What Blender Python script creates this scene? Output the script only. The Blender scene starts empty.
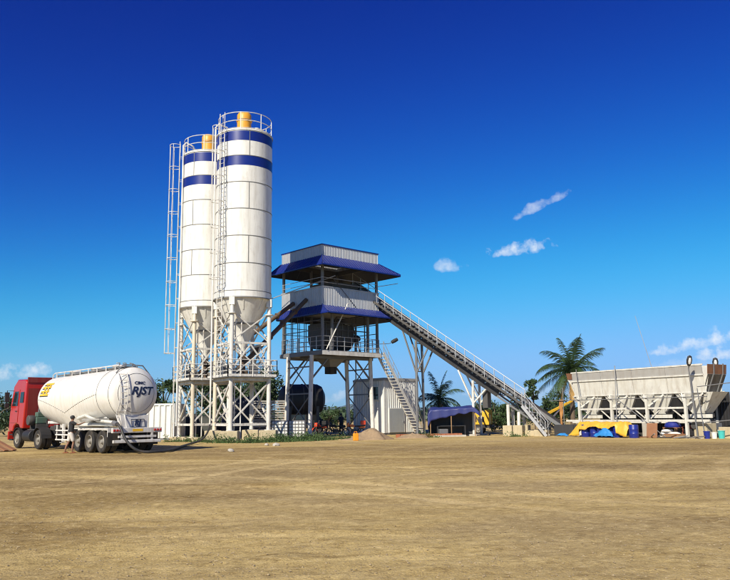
import bpy, bmesh, math, random
import numpy as np
from mathutils import Vector, Matrix, noise
random.seed(7); np.random.seed(7)
PI = math.pi
def rad(a): return math.radians(a)
scene = bpy.context.scene
COL = scene.collection

# ------------------------------------------------------------------ camera
cam_data = bpy.data.cameras.new('camera')
cam = bpy.data.objects.new('camera', cam_data); COL.objects.link(cam)
cam_data.sensor_width = 36.0; cam_data.lens = 36.0 * 760 / 730
cam_data.clip_start = 0.1; cam_data.clip_end = 30000
cam.location = (0, 0, 1.6)
cam.rotation_euler = (Matrix.Rotation(rad(90 + 9.34), 3, 'X') @ Matrix.Rotation(rad(-0.76), 3, 'Z')).to_euler()
scene.camera = cam

# ------------------------------------------------------------------ light
SUN_AZ, SUN_EL = 28.0, 35.0          # light travels away from the camera and a little to the right
world = bpy.data.worlds.new('World'); scene.world = world; world.use_nodes = True
sun_d = bpy.data.lights.new('sun', 'SUN'); sun_d.energy = 5.0; sun_d.angle = rad(0.5); sun_d.color = (1.0, 0.915, 0.76)
sun = bpy.data.objects.new('sun', sun_d); COL.objects.link(sun)
ldir = Vector((math.sin(rad(SUN_AZ)) * math.cos(rad(SUN_EL)), math.cos(rad(SUN_AZ)) * math.cos(rad(SUN_EL)), -math.sin(rad(SUN_EL))))
sun.rotation_euler = ldir.to_track_quat('-Z', 'Y').to_euler(); sun.location = (-20, -60, 60)
scene.view_settings.view_transform = 'Standard'; scene.view_settings.look = 'None'
scene.view_settings.gamma = 1.0; scene.view_settings.use_curve_mapping = False
scene.view_settings.exposure = 0.32
scene.cycles.filter_width = 1.15

def world_nodes():
    nt = world.node_tree; N = nt.nodes; L = nt.links; N.clear()
    def n(t, **k):
        x = N.new(t)
        for a, b in k.items(): setattr(x, a, b)
        return x
    def mth(op, a, b=None, c=None, clamp=False):
        x = n('ShaderNodeMath', operation=op); x.use_clamp = clamp
        for i, s in enumerate((a, b, c)):
            if s is None: continue
            if hasattr(s, 'is_output'): L.new(s, x.inputs[i])
            else: x.inputs[i].default_value = s
        return x.outputs[0]
    out = n('ShaderNodeOutputWorld'); bg = n('ShaderNodeBackground'); bg.inputs[1].default_value = 0.116
    sky = n('ShaderNodeTexSky'); sky.sky_type = 'NISHITA'; sky.sun_disc = False
    sky.sun_elevation = rad(SUN_EL); sky.sun_rotation = rad(180 + SUN_AZ)
    sky.altitude = 30; sky.air_density = 1.0; sky.dust_density = 0.1; sky.ozone_density = 3.5
    hsv = n('ShaderNodeHueSaturation'); hsv.inputs['Saturation'].default_value = 1.0; hsv.inputs['Value'].default_value = 1.0
    L.new(sky.outputs[0], hsv.inputs['Color'])
    # deeper, more contrasty blue than the raw model: one power curve per channel, the same all round the sky
    sp = n('ShaderNodeSeparateColor'); L.new(hsv.outputs[0], sp.inputs[0]); gm = n('ShaderNodeCombineColor')
    for i, (a, p, c) in enumerate(((1.0, 3.2, 0.27), (2.15, 2.85, 0.565), (1.32, 1.62, 1.25))):
        v = mth('MAXIMUM', mth('MULTIPLY', mth('POWER', mth('MULTIPLY', sp.outputs[i], 0.127), p), a), 0.0005)
        v = mth('POWER', mth('ADD', mth('POWER', v, -2.0), c ** -2.0), -0.5)
        L.new(mth('MULTIPLY', v, 6.83), gm.inputs[i])
    tc = n('ShaderNodeTexCoord'); d = tc.outputs['Generated']
    nz = n('ShaderNodeTexNoise'); nz.inputs['Scale'].default_value = 58; nz.inputs['Detail'].default_value = 9; nz.inputs['Roughness'].default_value = 0.58
    L.new(d, nz.inputs['Vector'])
    nz2 = n('ShaderNodeTexNoise'); nz2.inputs['Scale'].default_value = 14; nz2.inputs['Detail'].default_value = 4
    L.new(d, nz2.inputs['Vector'])
    total = None; shade = None
    def dot(vec):
        x = n('ShaderNodeVectorMath', operation='DOT_PRODUCT'); L.new(d, x.inputs[0]); x.inputs[1].default_value = vec
        return x.outputs['Value']
    # small fair-weather clouds: azimuth, elevation, half width, half height (degrees), tilt, strength
    for az, el, w, h, tilt, k in [(13.5, 15.1, 2.0, 0.5, 22, 0.62), (12.0, 12.0, 2.3, 0.75, 4, 1.0), (6.6, 10.9, 1.25, 0.62, -4, 0.62),
                                  (21.6, 4.1, 1.3, 0.6, 3, 0.95), (23.6, 4.45, 1.7, 0.65, 12, 0.9), (25.4, 4.9, 1.7, 0.95, 5, 1.1), (25.2, 3.7, 2.2, 0.7, 3, 1.1),
                                  (22.6, 3.1, 3.2, 0.5, 0, 0.35), (-24.4, 3.1, 2.0, 0.75, 10, 0.95), (-1.4, 1.4, 1.9, 0.55, 3, 0.75), (-3.5, 1.1, 2.2, 0.35, 0, 0.5),
                                  (9.6, 1.4, 2.6, 0.75, 0, 0.7), (13.0, 1.2, 2.5, 0.6, 0, 0.55), (17.2, 1.7, 2.2, 0.6, 0, 0.5), (31.0, 5.5, 4.0, 1.2, 0, 0.9), (38.0, 4.5, 5.0, 1.1, 0, 0.8), (-34, 4.0, 4.5, 1.0, 0, 0.7), (-46, 6, 5, 1.2, 5, 0.7), (52, 8, 5, 1.2, -5, 0.7),
                                  (80, 10, 6, 1.5, 0, .7), (120, 14, 7, 1.6, 6, .7), (160, 9, 6, 1.2, 0, .7), (-80, 9, 6, 1.4, 0, .7), (-125, 13, 7, 1.6, -4, .7)]:
        a, e, t = rad(az), rad(el), rad(tilt)
        c = Vector((math.sin(a) * math.cos(e), math.cos(a) * math.cos(e), math.sin(e)))
        r = Vector((math.cos(a), -math.sin(a), 0)); u = r.cross(c); u = -u if u.z < 0 else u
        r2 = r * math.cos(t) + u * math.sin(t); u2 = u * math.cos(t) - r * math.sin(t)
        x = dot(r2 / rad(w)); y = dot(u2 / rad(h)); f = dot(c)
        # shift so that the flat base sits lower than the domed top
        yf = mth('MULTIPLY', y, mth('ADD', 1.0, mth('MULTIPLY', mth('LESS_THAN', y, 0.0), 0.8)))
        rr = mth('ADD', mth('MULTIPLY', x, x), mth('MULTIPLY', yf, yf))
        m = mth('SUBTRACT', 1.0, rr)
        m = mth('ADD', m, mth('ADD', mth('MULTIPLY', mth('SUBTRACT', nz.outputs[0], 0.52), 5.2), mth('MULTIPLY', mth('SUBTRACT', nz2.outputs[0], 0.5), 1.5)))
        m = mth('MULTIPLY', mth('MULTIPLY', m, 0.48, clamp=True), mth('GREATER_THAN', f, 0.5))
        m = mth('MULTIPLY', m, mth('LESS_THAN', rr, 6.0))
        m = mth('MULTIPLY', m, k)
        s = mth('MULTIPLY', m, mth('ADD', mth('MULTIPLY', y, 0.22), 0.62, clamp=True))
        total = m if total is None else mth('MAXIMUM', total, m)
        shade = s if shade is None else mth('MAXIMUM', shade, s)
    cc = n('ShaderNodeMixRGB'); cc.inputs[1].default_value = (4.6, 5.4, 6.6, 1); cc.inputs[2].default_value = (7.6, 7.6, 7.5, 1)
    L.new(mth('DIVIDE', shade, mth('ADD', total, 0.001), clamp=True), cc.inputs[0])
    mix = n('ShaderNodeMixRGB'); L.new(total, mix.inputs[0]); L.new(gm.outputs[0], mix.inputs[1]); L.new(cc.outputs[0], mix.inputs[2])
    L.new(mix.outputs[0], bg.inputs[0]); L.new(bg.outputs[0], out.inputs[0])
world_nodes()

# ------------------------------------------------------------------ materials
MATS = {}
def M(name, col, rough=0.55, metal=0.0, var=0.10, scale=2.5, dirt=0.0, dirtcol=(0.20, 0.14, 0.08), rust=0.0, bump=0.0, bscale=30, spec=0.5, coat=0.0):
    m = bpy.data.materials.new(name); m.use_nodes = True; nt = m.node_tree; N = nt.nodes; L = nt.links
    b = N['Principled BSDF']; b.inputs['Roughness'].default_value = rough; b.inputs['Metallic'].default_value = metal
    b.inputs['Specular IOR Level'].default_value = spec; b.inputs['Coat Weight'].default_value = coat
    tc = N.new('ShaderNodeTexCoord')
    nz = N.new('ShaderNodeTexNoise'); nz.inputs['Scale'].default_value = scale; nz.inputs['Detail'].default_value = 6; nz.inputs['Roughness'].default_value = 0.6
    L.new(tc.outputs['Object'], nz.inputs['Vector'])
    mx = N.new('ShaderNodeMixRGB'); L.new(nz.outputs[0], mx.inputs[0])
    mx.inputs[1].default_value = [max(0, c * (1 - var * 1.6)) for c in col] + [1]; mx.inputs[2].default_value = [min(1, c * (1 + var * 1.6)) for c in col] + [1]
    cur = mx.outputs[0]
    def layer(cur, colr, mapscale, sc, lo, hi, amt):
        mp = N.new('ShaderNodeMapping'); mp.inputs['Scale'].default_value = mapscale; L.new(tc.outputs['Object'], mp.inputs[0])
        z = N.new('ShaderNodeTexNoise'); z.inputs['Scale'].default_value = sc; z.inputs['Detail'].default_value = 5; z.inputs['Roughness'].default_value = 0.62
        L.new(mp.outputs[0], z.inputs['Vector'])
        r = N.new('ShaderNodeMapRange'); r.inputs[1].default_value = lo; r.inputs[2].default_value = hi; r.inputs[3].default_value = 0; r.inputs[4].default_value = amt
        L.new(z.outputs[0], r.inputs[0])
        k = N.new('ShaderNodeMixRGB'); L.new(r.outputs[0], k.inputs[0]); L.new(cur, k.inputs[1]); k.inputs[2].default_value = list(colr) + [1]
        return k.outputs[0]
    if dirt: cur = layer(cur, dirtcol, (3.2, 3.2, 0.35), 1.3, 0.45, 0.85, dirt)
    if rust: cur = layer(cur, (0.16, 0.055, 0.018), (1.6, 1.6, 0.8), 2.4, 0.56, 0.72, rust)
    L.new(cur, b.inputs['Base Color'])
    if bump:
        z = N.new('ShaderNodeTexNoise'); z.inputs['Scale'].default_value = bscale; z.inputs['Detail'].default_value = 4; L.new(tc.outputs['Object'], z.inputs['Vector'])
        bp = N.new('ShaderNodeBump'); bp.inputs['Strength'].default_value = bump; bp.inputs['Distance'].default_value = 0.02
        L.new(z.outputs[0], bp.inputs['Height']); L.new(bp.outputs[0], b.inputs['Normal'])
    MATS[name] = m; return m
M('silo_white', (0.74, 0.725, 0.665), 0.38, var=0.06, scale=0.8, dirt=0.7, dirtcol=(0.40, 0.36, 0.29), rust=0.16, bump=0.05, bscale=1.2)
M('frame_white', (0.66, 0.645, 0.59), 0.5, var=0.1, dirt=0.5, rust=0.5)
M('yellowed_white', (0.64, 0.57, 0.44), 0.5, var=0.1, dirt=0.3, rust=0.5)
M('tank_white', (0.76, 0.74, 0.68), 0.34, var=0.05, scale=0.9, dirt=0.45, dirtcol=(0.42, 0.34, 0.22), coat=0.1, bump=0.05, bscale=1.5)
M('trailer_white', (0.66, 0.64, 0.60), 0.5, var=0.1, dirt=0.65)
M('cream', (0.61, 0.60, 0.54), 0.5, var=0.1, dirt=0.6, dirtcol=(0.32, 0.26, 0.17), rust=0.25)
M('grey_board', (0.34, 0.33, 0.305), 0.6, var=0.1, dirt=0.4)
M('grey_steel', (0.17, 0.175, 0.18), 0.5, metal=0.2, var=0.12, dirt=0.3, rust=0.3)
M('seam_grey', (0.17, 0.165, 0.155), 0.6, var=0.15)
M('galvanised', (0.46, 0.47, 0.48), 0.42, metal=0.35, var=0.07, dirt=0.5, dirtcol=(0.26, 0.23, 0.18), rust=0.12)
M('cabin_white', (0.68, 0.68, 0.64), 0.5, var=0.05, dirt=0.3)
M('door_grey', (0.30, 0.32, 0.33), 0.5, var=0.06, dirt=0.2)
M('band_blue', (0.007, 0.020, 0.18), 0.32, var=0.08)
M('roof_blue', (0.007, 0.020, 0.165), 0.42, var=0.2, dirt=0.35, dirtcol=(0.09, 0.09, 0.13))
M('orange_paint', (0.72, 0.34, 0.03), 0.45, var=0.08, dirt=0.2)
M('brown_steel', (0.115, 0.075, 0.045), 0.6, var=0.3, rust=0.6)
M('rust_brown', (0.17, 0.075, 0.035), 0.8, var=0.35, rust=0.5)
M('black_steel', (0.018, 0.018, 0.02), 0.6, var=0.2, dirt=0.08)
M('dark_steel', (0.075, 0.072, 0.068), 0.55, metal=0.2, var=0.2, dirt=0.3)
M('rubber', (0.02, 0.019, 0.018), 0.85, var=0.2, dirt=0.35, bump=0.3, bscale=60)
M('hose_rubber', (0.03, 0.03, 0.03), 0.55, var=0.2, dirt=0.4)
M('belt_rubber', (0.035, 0.032, 0.03), 0.8, var=0.2, dirt=0.5)
M('red_cab', (0.42, 0.014, 0.008), 0.28, var=0.05, dirt=0.2, coat=0.5)
M('dark_red', (0.20, 0.014, 0.01), 0.5, var=0.1, dirt=0.3)
M('glass', (0.015, 0.02, 0.025), 0.06, var=0.1, spec=0.8)
M('lamp_red', (0.35, 0.01, 0.008), 0.25, var=0.05)
M('lamp_clear', (0.7, 0.7, 0.68), 0.15, var=0.05)
M('chrome', (0.6, 0.6, 0.6), 0.25, metal=0.9, var=0.1, dirt=0.3)
M('rim_grey', (0.30, 0.28, 0.24), 0.5, metal=0.2, var=0.1, dirt=0.5)
M('green_paint', (0.07, 0.13, 0.10), 0.5, var=0.15, dirt=0.4)
M('logo_yellow', (0.78, 0.46, 0.02), 0.4, var=0.04)
M('logo_black', (0.015, 0.015, 0.018), 0.4, var=0.05)
M('logo_navy', (0.012, 0.02, 0.06), 0.4, var=0.05)
M('concrete', (0.44, 0.41, 0.35), 0.85, var=0.12, dirt=0.4, bump=0.4, bscale=14)
M('concrete_yellow', (0.46, 0.39, 0.25), 0.85, var=0.14, dirt=0.4, bump=0.4, bscale=14)
M('brick_red', (0.36, 0.12, 0.055), 0.85, var=0.2, dirt=0.3)
M('wood', (0.33, 0.20, 0.10), 0.8, var=0.25, dirt=0.3)
M('wood_brown', (0.27, 0.125, 0.06), 0.8, var=0.25, dirt=0.3)
M('tarp_blue', (0.022, 0.032, 0.15), 0.5, var=0.12, dirt=0.12)
M('tarp_yellow', (0.70, 0.40, 0.035), 0.5, var=0.15, dirt=0.4)
M('tarp_cyan', (0.03, 0.22, 0.55), 0.45, var=0.12)
M('drum_blue', (0.008, 0.022, 0.22), 0.4, var=0.08, dirt=0.15)
M('teal_plastic', (0.06, 0.45, 0.42), 0.4, var=0.05)
M('white_plastic', (0.72, 0.71, 0.67), 0.45, var=0.05, dirt=0.25)
M('orange_plastic', (0.80, 0.30, 0.015), 0.4, var=0.06)
M('yellow_paint', (0.72, 0.42, 0.02), 0.45, var=0.08, dirt=0.3)
M('bike_red', (0.60, 0.06, 0.02), 0.35, var=0.05)
M('bike_orange', (0.75, 0.18, 0.03), 0.35, var=0.05)
M('skin', (0.24, 0.12, 0.07), 0.55, var=0.06)
M('hair', (0.012, 0.010, 0.009), 0.6, var=0.1)
M('cloth_black', (0.018, 0.018, 0.02), 0.85, var=0.15)
M('cloth_white', (0.62, 0.58, 0.52), 0.85, var=0.06)
M('cloth_navy', (0.02, 0.024, 0.05), 0.85, var=0.15)
M('cloth_orange', (0.40, 0.19, 0.06), 0.85, var=0.1)
M('sand', (0.29, 0.205, 0.12), 0.95, var=0.2, scale=6, bump=0.7, bscale=20)
M('bark', (0.13, 0.095, 0.065), 0.9, var=0.25, bump=0.5, bscale=15)
M('leaf', (0.036, 0.070, 0.018), 0.6, var=0.35, scale=1.2)
M('leaf_dark', (0.030, 0.058, 0.018), 0.6, var=0.35, scale=1.2)
M('palm_leaf', (0.036, 0.068, 0.016), 0.5, var=0.3, scale=1.5)
M('palm_dry', (0.40, 0.24, 0.07), 0.7, var=0.25)
M('weed', (0.055, 0.10, 0.022), 0.7, var=0.4, scale=2)
M('hill_green', (0.05, 0.075, 0.045), 0.9, var=0.3, scale=0.01)

# ------------------------------------------------------------------ mesh helpers
class G:
    def __init__(s): s.v = []; s.f = []
    def add(s, vs, fs, T=None):
        o = len(s.v)
        s.v += [tuple(T @ Vector(p)) for p in vs] if T is not None else [tuple(p) for p in vs]
        s.f += [tuple(i + o for i in f) for f in fs]; return s
    def box(s, x0, x1, y0, y1, z0, z1, T=None):
        vs = [(x, y, z) for x in (x0, x1) for y in (y0, y1) for z in (z0, z1)]
        return s.add(vs, [(0, 1, 3, 2), (4, 6, 7, 5), (0, 4, 5, 1), (2, 3, 7, 6), (0, 2, 6, 4), (1, 5, 7, 3)], T)
    def beam(s, p, q, w, h=None):
        p, q = Vector(p), Vector(q); h = h or w; d = (q - p); ln = d.length; d = d / ln
        up = Vector((0, 0, 1)) if abs(d.z) < 0.95 else Vector((1, 0, 0))
        a = d.cross(up).normalized(); b = a.cross(d)
        T = Matrix(((d.x, a.x, b.x, p.x), (d.y, a.y, b.y, p.y), (d.z, a.z, b.z, p.z), (0, 0, 0, 1)))
        return s.box(0, ln, -w / 2, w / 2, -h / 2, h / 2, T)
    def tube(s, pts, r, n=8, closed=False):
        pts = [Vector(p) for p in pts]; m = len(pts); rs = r if isinstance(r, (list, tuple)) else [r] * m
        prev = None; vs = []
        for i, p in enumerate(pts):
            if closed: t = (pts[(i + 1) % m] - pts[i - 1])
            else: t = pts[min(i + 1, m - 1)] - pts[max(i - 1, 0)]
            t.normalize()
            if prev is None:
                a = t.cross(Vector((0, 0, 1)))
                if a.length < 0.05: a = t.cross(Vector((1, 0, 0)))
            else: a = prev - t * prev.dot(t)
            a.normalize(); prev = a; b = t.cross(a)
            for k in range(n):
                g = 2 * PI * k / n; vs.append(p + (a * math.cos(g) + b * math.sin(g)) * rs[i])
        fs = []
        for i in range(m if closed else m - 1):
            j = (i + 1) % m
            for k in range(n): fs.append((i * n + k, i * n + (k + 1) % n, j * n + (k + 1) % n, j * n + k))
        if not closed: fs += [tuple(range(n))[::-1], tuple(range((m - 1) * n, m * n))]
        return s.add(vs, fs)
    def lathe(s, prof, n=24, T=None, cap=True, sweep=2 * PI, a0=0.0):
        full = sweep > 6.28; cols = n if full else n + 1; vs = []
        for r, z in prof:
            for k in range(cols):
                a = a0 + sweep * k / n; vs.append((r * math.cos(a), r * math.sin(a), z))
        fs = []
        for i in range(len(prof) - 1):
            for k in range(n):
                k2 = (k + 1) % cols if full else k + 1
                fs.append((i * cols + k, i * cols + k2, (i + 1) * cols + k2, (i + 1) * cols + k))
        if cap and full:
            if prof[0][0] > 1e-4: fs.append(tuple(range(cols))[::-1])
            if prof[-1][0] > 1e-4: fs.append(tuple(range((len(prof) - 1) * cols, len(prof) * cols)))
        return s.add(vs, fs, T)
    def prism(s, poly, vec):
        n = len(poly); v2 = [tuple(Vector(p) + Vector(vec)) for p in poly]
        fs = [tuple(range(n))[::-1], tuple(range(n, 2 * n))] + [(i, (i + 1) % n, (i + 1) % n + n, i + n) for i in range(n)]
        return s.add(list(poly) + v2, fs)
    def corrug(s, p, du, ln, h, depth, pitch=0.25, flip=1):
        """ribbed vertical sheet from p along unit vector du, ribs standing out along the normal"""
        p, du = Vector(p), Vector(du); nrm = Vector((du.y, -du.x, 0)) * flip; xs = []; x = 0.0
        while x < ln - 1e-6:
            for f, d in ((0, 0), (0.5, 0), (0.62, 1), (0.88, 1)):
                if x + f * pitch <= ln: xs.append((x + f * pitch, d * depth))
            x += pitch
        xs.append((ln, 0)); vs = []
        for a, d in xs:
            q = p + du * a + nrm * d; vs += [q, q + Vector((0, 0, h))]
        m = len(xs); o = [Vector(q) - nrm * 0.012 for q in vs]
        fs = [(2 * i, 2 * i + 2, 2 * i + 3, 2 * i + 1) for i in range(m - 1)] + [(2 * m + 2 * i, 2 * m + 2 * i + 1, 2 * m + 2 * i + 3, 2 * m + 2 * i + 2) for i in range(m - 1)]
        fs += [(2 * i + 1, 2 * i + 3, 2 * m + 2 * i + 3, 2 * m + 2 * i + 1) for i in range(m - 1)] + [(2 * i, 2 * m + 2 * i, 2 * m + 2 * i + 2, 2 * i + 2) for i in range(m - 1)]
        fs += [(0, 1, 2 * m + 1, 2 * m), (2 * m - 2, 4 * m - 2, 4 * m - 1, 2 * m - 1)]
        return s.add(vs + o, fs)
    def build(s, name, mat, parent=None, smooth=False, angle=35, bevel=0, fix=True, loc=None, rotz=None):
        me = bpy.data.meshes.new(name); me.from_pydata([tuple(p) for p in s.v], [], s.f)
        if fix:
            bm = bmesh.new(); bm.from_mesh(me); bmesh.ops.recalc_face_normals(bm, faces=bm.faces); bm.to_mesh(me); bm.free()
        if smooth:
            me.shade_smooth(); me.set_sharp_from_angle(angle=rad(angle))
        me.materials.append(MATS[mat] if isinstance(mat, str) else mat)
        o = bpy.data.objects.new(name, me); COL.objects.link(o)
        if parent: o.parent = parent
        if loc is not None: o.location = loc
        if rotz is not None: o.rotation_euler.z = rotz
        if bevel:
            b = o.modifiers.new('bevel', 'BEVEL'); b.width = bevel; b.segments = 2; b.limit_method = 'ANGLE'; b.angle_limit = rad(40)
        return o
def clone(o, loc, parent=None, rotz=None):
    c = o.copy(); COL.objects.link(c); c.location = loc
    if parent: c.parent = parent
    if rotz is not None: c.rotation_euler.z = rotz
    return c
def tag(o, label, cat, group=None):
    o['label'] = label; o['category'] = cat
    if group: o['group'] = group
    return o
def thing(name, label, cat, loc=(0, 0, 0), rotz=0.0, group=None):
    o = bpy.data.objects.new(name, None); COL.objects.link(o); o.location = loc; o.rotation_euler.z = rotz
    o.empty_display_size = 0.3
    return tag(o, label, cat, group)
def copy_thing(root, loc, rotz=None, label=None):
    def rec(o, par):
        c = o.copy(); COL.objects.link(c); c.parent = par
        for ch in o.children: rec(ch, c)
        return c
    r = rec(root, None); r.location = loc
    if rotz is not None: r.rotation_euler.z = rotz
    if label: r['label'] = label
    return r
def struct(o): o['kind'] = 'structure'; return o
def stuff(o): o['kind'] = 'stuff'; return o
def RX(a): return Matrix.Rotation(a, 4, 'X')
def RY(a): return Matrix.Rotation(a, 4, 'Y')
def RZ(a): return Matrix.Rotation(a, 4, 'Z')
def TR(*p): return Matrix.Translation(Vector(p))
def text_mesh(txt, size, shear=0.0, bold=0.0):
    """letters as a flat mesh in the xz plane, centred"""
    c = bpy.data.curves.new('letters', 'FONT'); c.body = txt; c.size = size; c.shear = shear; c.offset = bold; c.align_x = 'CENTER'; c.align_y = 'CENTER'
    c.resolution_u = 3
    o = bpy.data.objects.new('letters', c); COL.objects.link(o); bpy.context.view_layer.update()
    dg = bpy.context.evaluated_depsgraph_get(); me = o.evaluated_get(dg).to_mesh()
    bm = bmesh.new(); bm.from_mesh(me); bmesh.ops.triangulate(bm, faces=bm.faces)
    bmesh.ops.subdivide_edges(bm, edges=[e for e in bm.edges if e.calc_length() > size * 0.12], cuts=2)
    bmesh.ops.triangulate(bm, faces=bm.faces)
    v = [tuple(q.co) for q in bm.verts]; bm.verts.index_update(); f = [tuple(q.index for q in g.verts) for g in bm.faces]
    bm.free(); bpy.data.objects.remove(o); bpy.data.curves.remove(c); return v, f

# ------------------------------------------------------------------ ground
def vnoise(x, y, seed):
    xi = np.floor(x).astype(np.int64); yi = np.floor(y).astype(np.int64); fx = x - xi; fy = y - yi
    fx = fx * fx * (3 - 2 * fx); fy = fy * fy * (3 - 2 * fy)
    def h(a, b):
        n = (a * 374761393 + b * 668265263 + seed * 974711) & 0xffffffff
        n = ((n ^ (n >> 13)) * 1274126177) & 0xffffffff
        return ((n ^ (n >> 16)) & 0xffff) / 65535.0
    return (h(xi, yi) * (1 - fx) + h(xi + 1, yi) * fx) * (1 - fy) + (h(xi, yi + 1) * (1 - fx) + h(xi + 1, yi + 1) * fx) * fy
def fbm(x, y, seed, o=4):
    t = 0; a = 0.5
    for i in range(o):
        t = t + a * vnoise(x * 2 ** i, y * 2 ** i, seed + i); a *= 0.5
    return t
ARCS = [(5, 70, 50), (-30, -20, 48), (40, 60, 52), (0, 92, 57), (-10, -60, 88), (18, 75, 46), (34, 12, 27), (-34, 34, 31), (60, -40, 84), (8, -70, 84), (-60, 60, 66), (25, 95, 66), (-4, -40, 52), (70, 70, 75)]
def tracks(X, Y):
    """twin wheel tracks that sweep across the yard: (depth, compaction)"""
    d = np.zeros_like(X); c = np.zeros_like(X)
    for i, (cx, cy, R) in enumerate(ARCS):
        e = np.hypot(X - cx, Y - cy) - R; ang = np.arctan2(Y - cy, X - cx) * R
        fade = np.clip(fbm(ang * 0.07, np.full_like(X, i * 7.3), 61, 2) * 2.6 - 0.75, 0, 1)
        for off in (-0.95, 0.95):
            q = (e - off + 0.12 * (vnoise(ang * 0.3, np.full_like(X, i), 5) - .5)) / 0.24
            w = np.exp(-q ** 4); lip = np.exp(-(np.abs(q) - 1.35) ** 2 * 6)
            d += fade * (-0.030 * w + 0.016 * lip + 0.010 * w * np.sign(np.sin(ang * 14 + q * 2.2))); c = np.maximum(c, fade * w)
    return d, c
def gheight(X, Y):
    X = np.asarray(X, float); Y = np.asarray(Y, float)
    wx = X + 4 * fbm(X * 0.06, Y * 0.06, 3, 2); wy = Y + 5 * fbm(X * 0.05, Y * 0.05, 9, 2)
    q = wy * 0.93 - wx * 0.30
    p = wy * 0.55 + wx * 0.80
    tr = (fbm(q * 0.9, p * 0.06, 21, 3) - 0.45) * 0.085 * (0.35 + 1.1 * fbm(X * 0.12, Y * 0.12, 33, 2)) * 1.3
    sm = (fbm(X * 1.7, Y * 1.7, 5, 4) - 0.45) * 0.05
    fine = (fbm(X * 7.5, Y * 7.5, 55, 3) - 0.45) * 0.030
    far = np.clip((Y - 26) / 14, 0, 1); side = np.clip((np.abs(X) - 26) / 12, 0, 1); near = 1 - np.maximum(far * 0.80, side)
    und = (fbm(X * 0.09, Y * 0.09, 71, 2) - 0.38) * 0.12 * (1 - far) * (1 - side)
    return (tr + sm + fine + tracks(X, Y)[0]) * near * np.where(np.abs(Y) < 80, 1, 0) + und - 0.02
def make_ground():
    xs = np.concatenate([[-9000, -4000, -1500, -500, -180, -90, -60, -46], np.arange(-40, 40.01, 0.16), [46, 60, 90, 180, 500, 1500, 4000, 9000]])
    ys = [-60.0, -25, -8, 0, 3]; y = 5.0
    while y < 75: ys.append(y); y += max(0.05, y * 0.0085)
    ys += [80, 95, 120, 180, 300, 600, 1500, 4000, 9000]
    ys = np.array(ys); X, Y = np.meshgrid(xs, ys); Z = gheight(X, Y)
    Z[(np.abs(X) > 41) | (Y > 76) | (Y < 0)] = -0.03
    nv = X.size; nx, ny = len(xs), len(ys)
    me = bpy.data.meshes.new('ground'); me.vertices.add(nv)
    me.vertices.foreach_set('co', np.stack([X, Y, Z], -1).ravel())
    i = (np.arange(ny - 1)[:, None] * nx + np.arange(nx - 1)[None, :]).ravel()
    q = np.stack([i, i + 1, i + 1 + nx, i + nx], -1).ravel()
    me.loops.add(len(q)); me.loops.foreach_set('vertex_index', q)
    me.polygons.add(len(i)); me.polygons.foreach_set('loop_start', np.arange(len(i)) * 4)
    me.update(); me.validate(); me.shade_smooth()
    at = me.attributes.new('compaction', 'FLOAT', 'POINT'); at.data.foreach_set('value', (tracks(X, Y)[1] * (np.abs(X) < 41)).ravel().astype(np.float32))
    # patches of dark gravel brought in by the trucks
    zone = np.zeros_like(X)
    for cx, cy, rx, ry, a in ((-7.5, 17.5, 7.0, 3.4, 1.0), (-15, 25, 13, 6, .95), (3, 26, 10, 3.4, .95), (12, 35, 18, 8, .95), (-6, 36, 18, 7, .95), (9, 16.5, 4, 1.6, .6), (17, 24, 7, 3, .65), (-7, 11.6, 3.4, 1.8, .85), (6, 11.5, 2.2, .8, .5)):
        q = ((X - cx) / rx) ** 2 + ((Y - cy + .18 * (X - cx)) / ry) ** 2 + 2.6 * (fbm(X * .35, Y * .6, 37, 4) - .47)
        zone = np.maximum(zone, a * np.clip(1.15 - q, 0, 1))
    at = me.attributes.new('gravel_zone', 'FLOAT', 'POINT'); at.data.foreach_set('value', zone.ravel().astype(np.float32))
    m = bpy.data.materials.new('dirt_yard'); m.use_nodes = True; nt = m.node_tree; N = nt.nodes; L = nt.links; b = N['Principled BSDF']
    b.inputs['Roughness'].default_value = 0.95; b.inputs['Specular IOR Level'].default_value = 0.15
    geo = N.new('ShaderNodeNewGeometry')
    def noise_(scale, mscale=(1, 1, 1), rot=0, detail=6, rough=0.6, dist=0):
        mp = N.new('ShaderNodeMapping'); mp.inputs['Scale'].default_value = mscale; mp.inputs['Rotation'].default_value = (0, 0, rot); L.new(geo.outputs['Position'], mp.inputs[0])
        z = N.new('ShaderNodeTexNoise'); z.inputs['Scale'].default_value = scale; z.inputs['Detail'].default_value = detail; z.inputs['Roughness'].default_value = rough; z.inputs['Distortion'].default_value = dist
        L.new(mp.outputs[0], z.inputs['Vector']); return z.outputs[0]
    def rng(s, a, c, lo=0, hi=1):
        r = N.new('ShaderNodeMapRange'); r.inputs[1].default_value = a; r.inputs[2].default_value = c; r.inputs[3].default_value = lo; r.inputs[4].default_value = hi
        L.new(s, r.inputs[0]); return r.outputs[0]
    def mix(f, a, c, t='MIX'):
        k = N.new('ShaderNodeMixRGB'); k.blend_type = t
        if hasattr(f, 'is_output'): L.new(f, k.inputs[0])
        else: k.inputs[0].default_value = f
        for s, v in ((1, a), (2, c)):
            if hasattr(v, 'is_output'): L.new(v, k.inputs[s])
            else: k.inputs[s].default_value = list(v) + [1]
        return k.outputs[0]
    big = noise_(0.11, (1, 1.6, 1), 0.35, 4, 0.55, 0.6)
    streak = noise_(0.55, (0.16, 1.0, 1), 0.33, 6, 0.65, 0.8)
    med = noise_(1.3, (1, 1, 1), 0, 7, 0.68)
    fine = noise_(19, (1, 1, 1), 0, 4, 0.7)
    grit = N.new('ShaderNodeTexVoronoi'); grit.inputs['Scale'].default_value = 26; L.new(geo.outputs['Position'], grit.inputs['Vector'])
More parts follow.
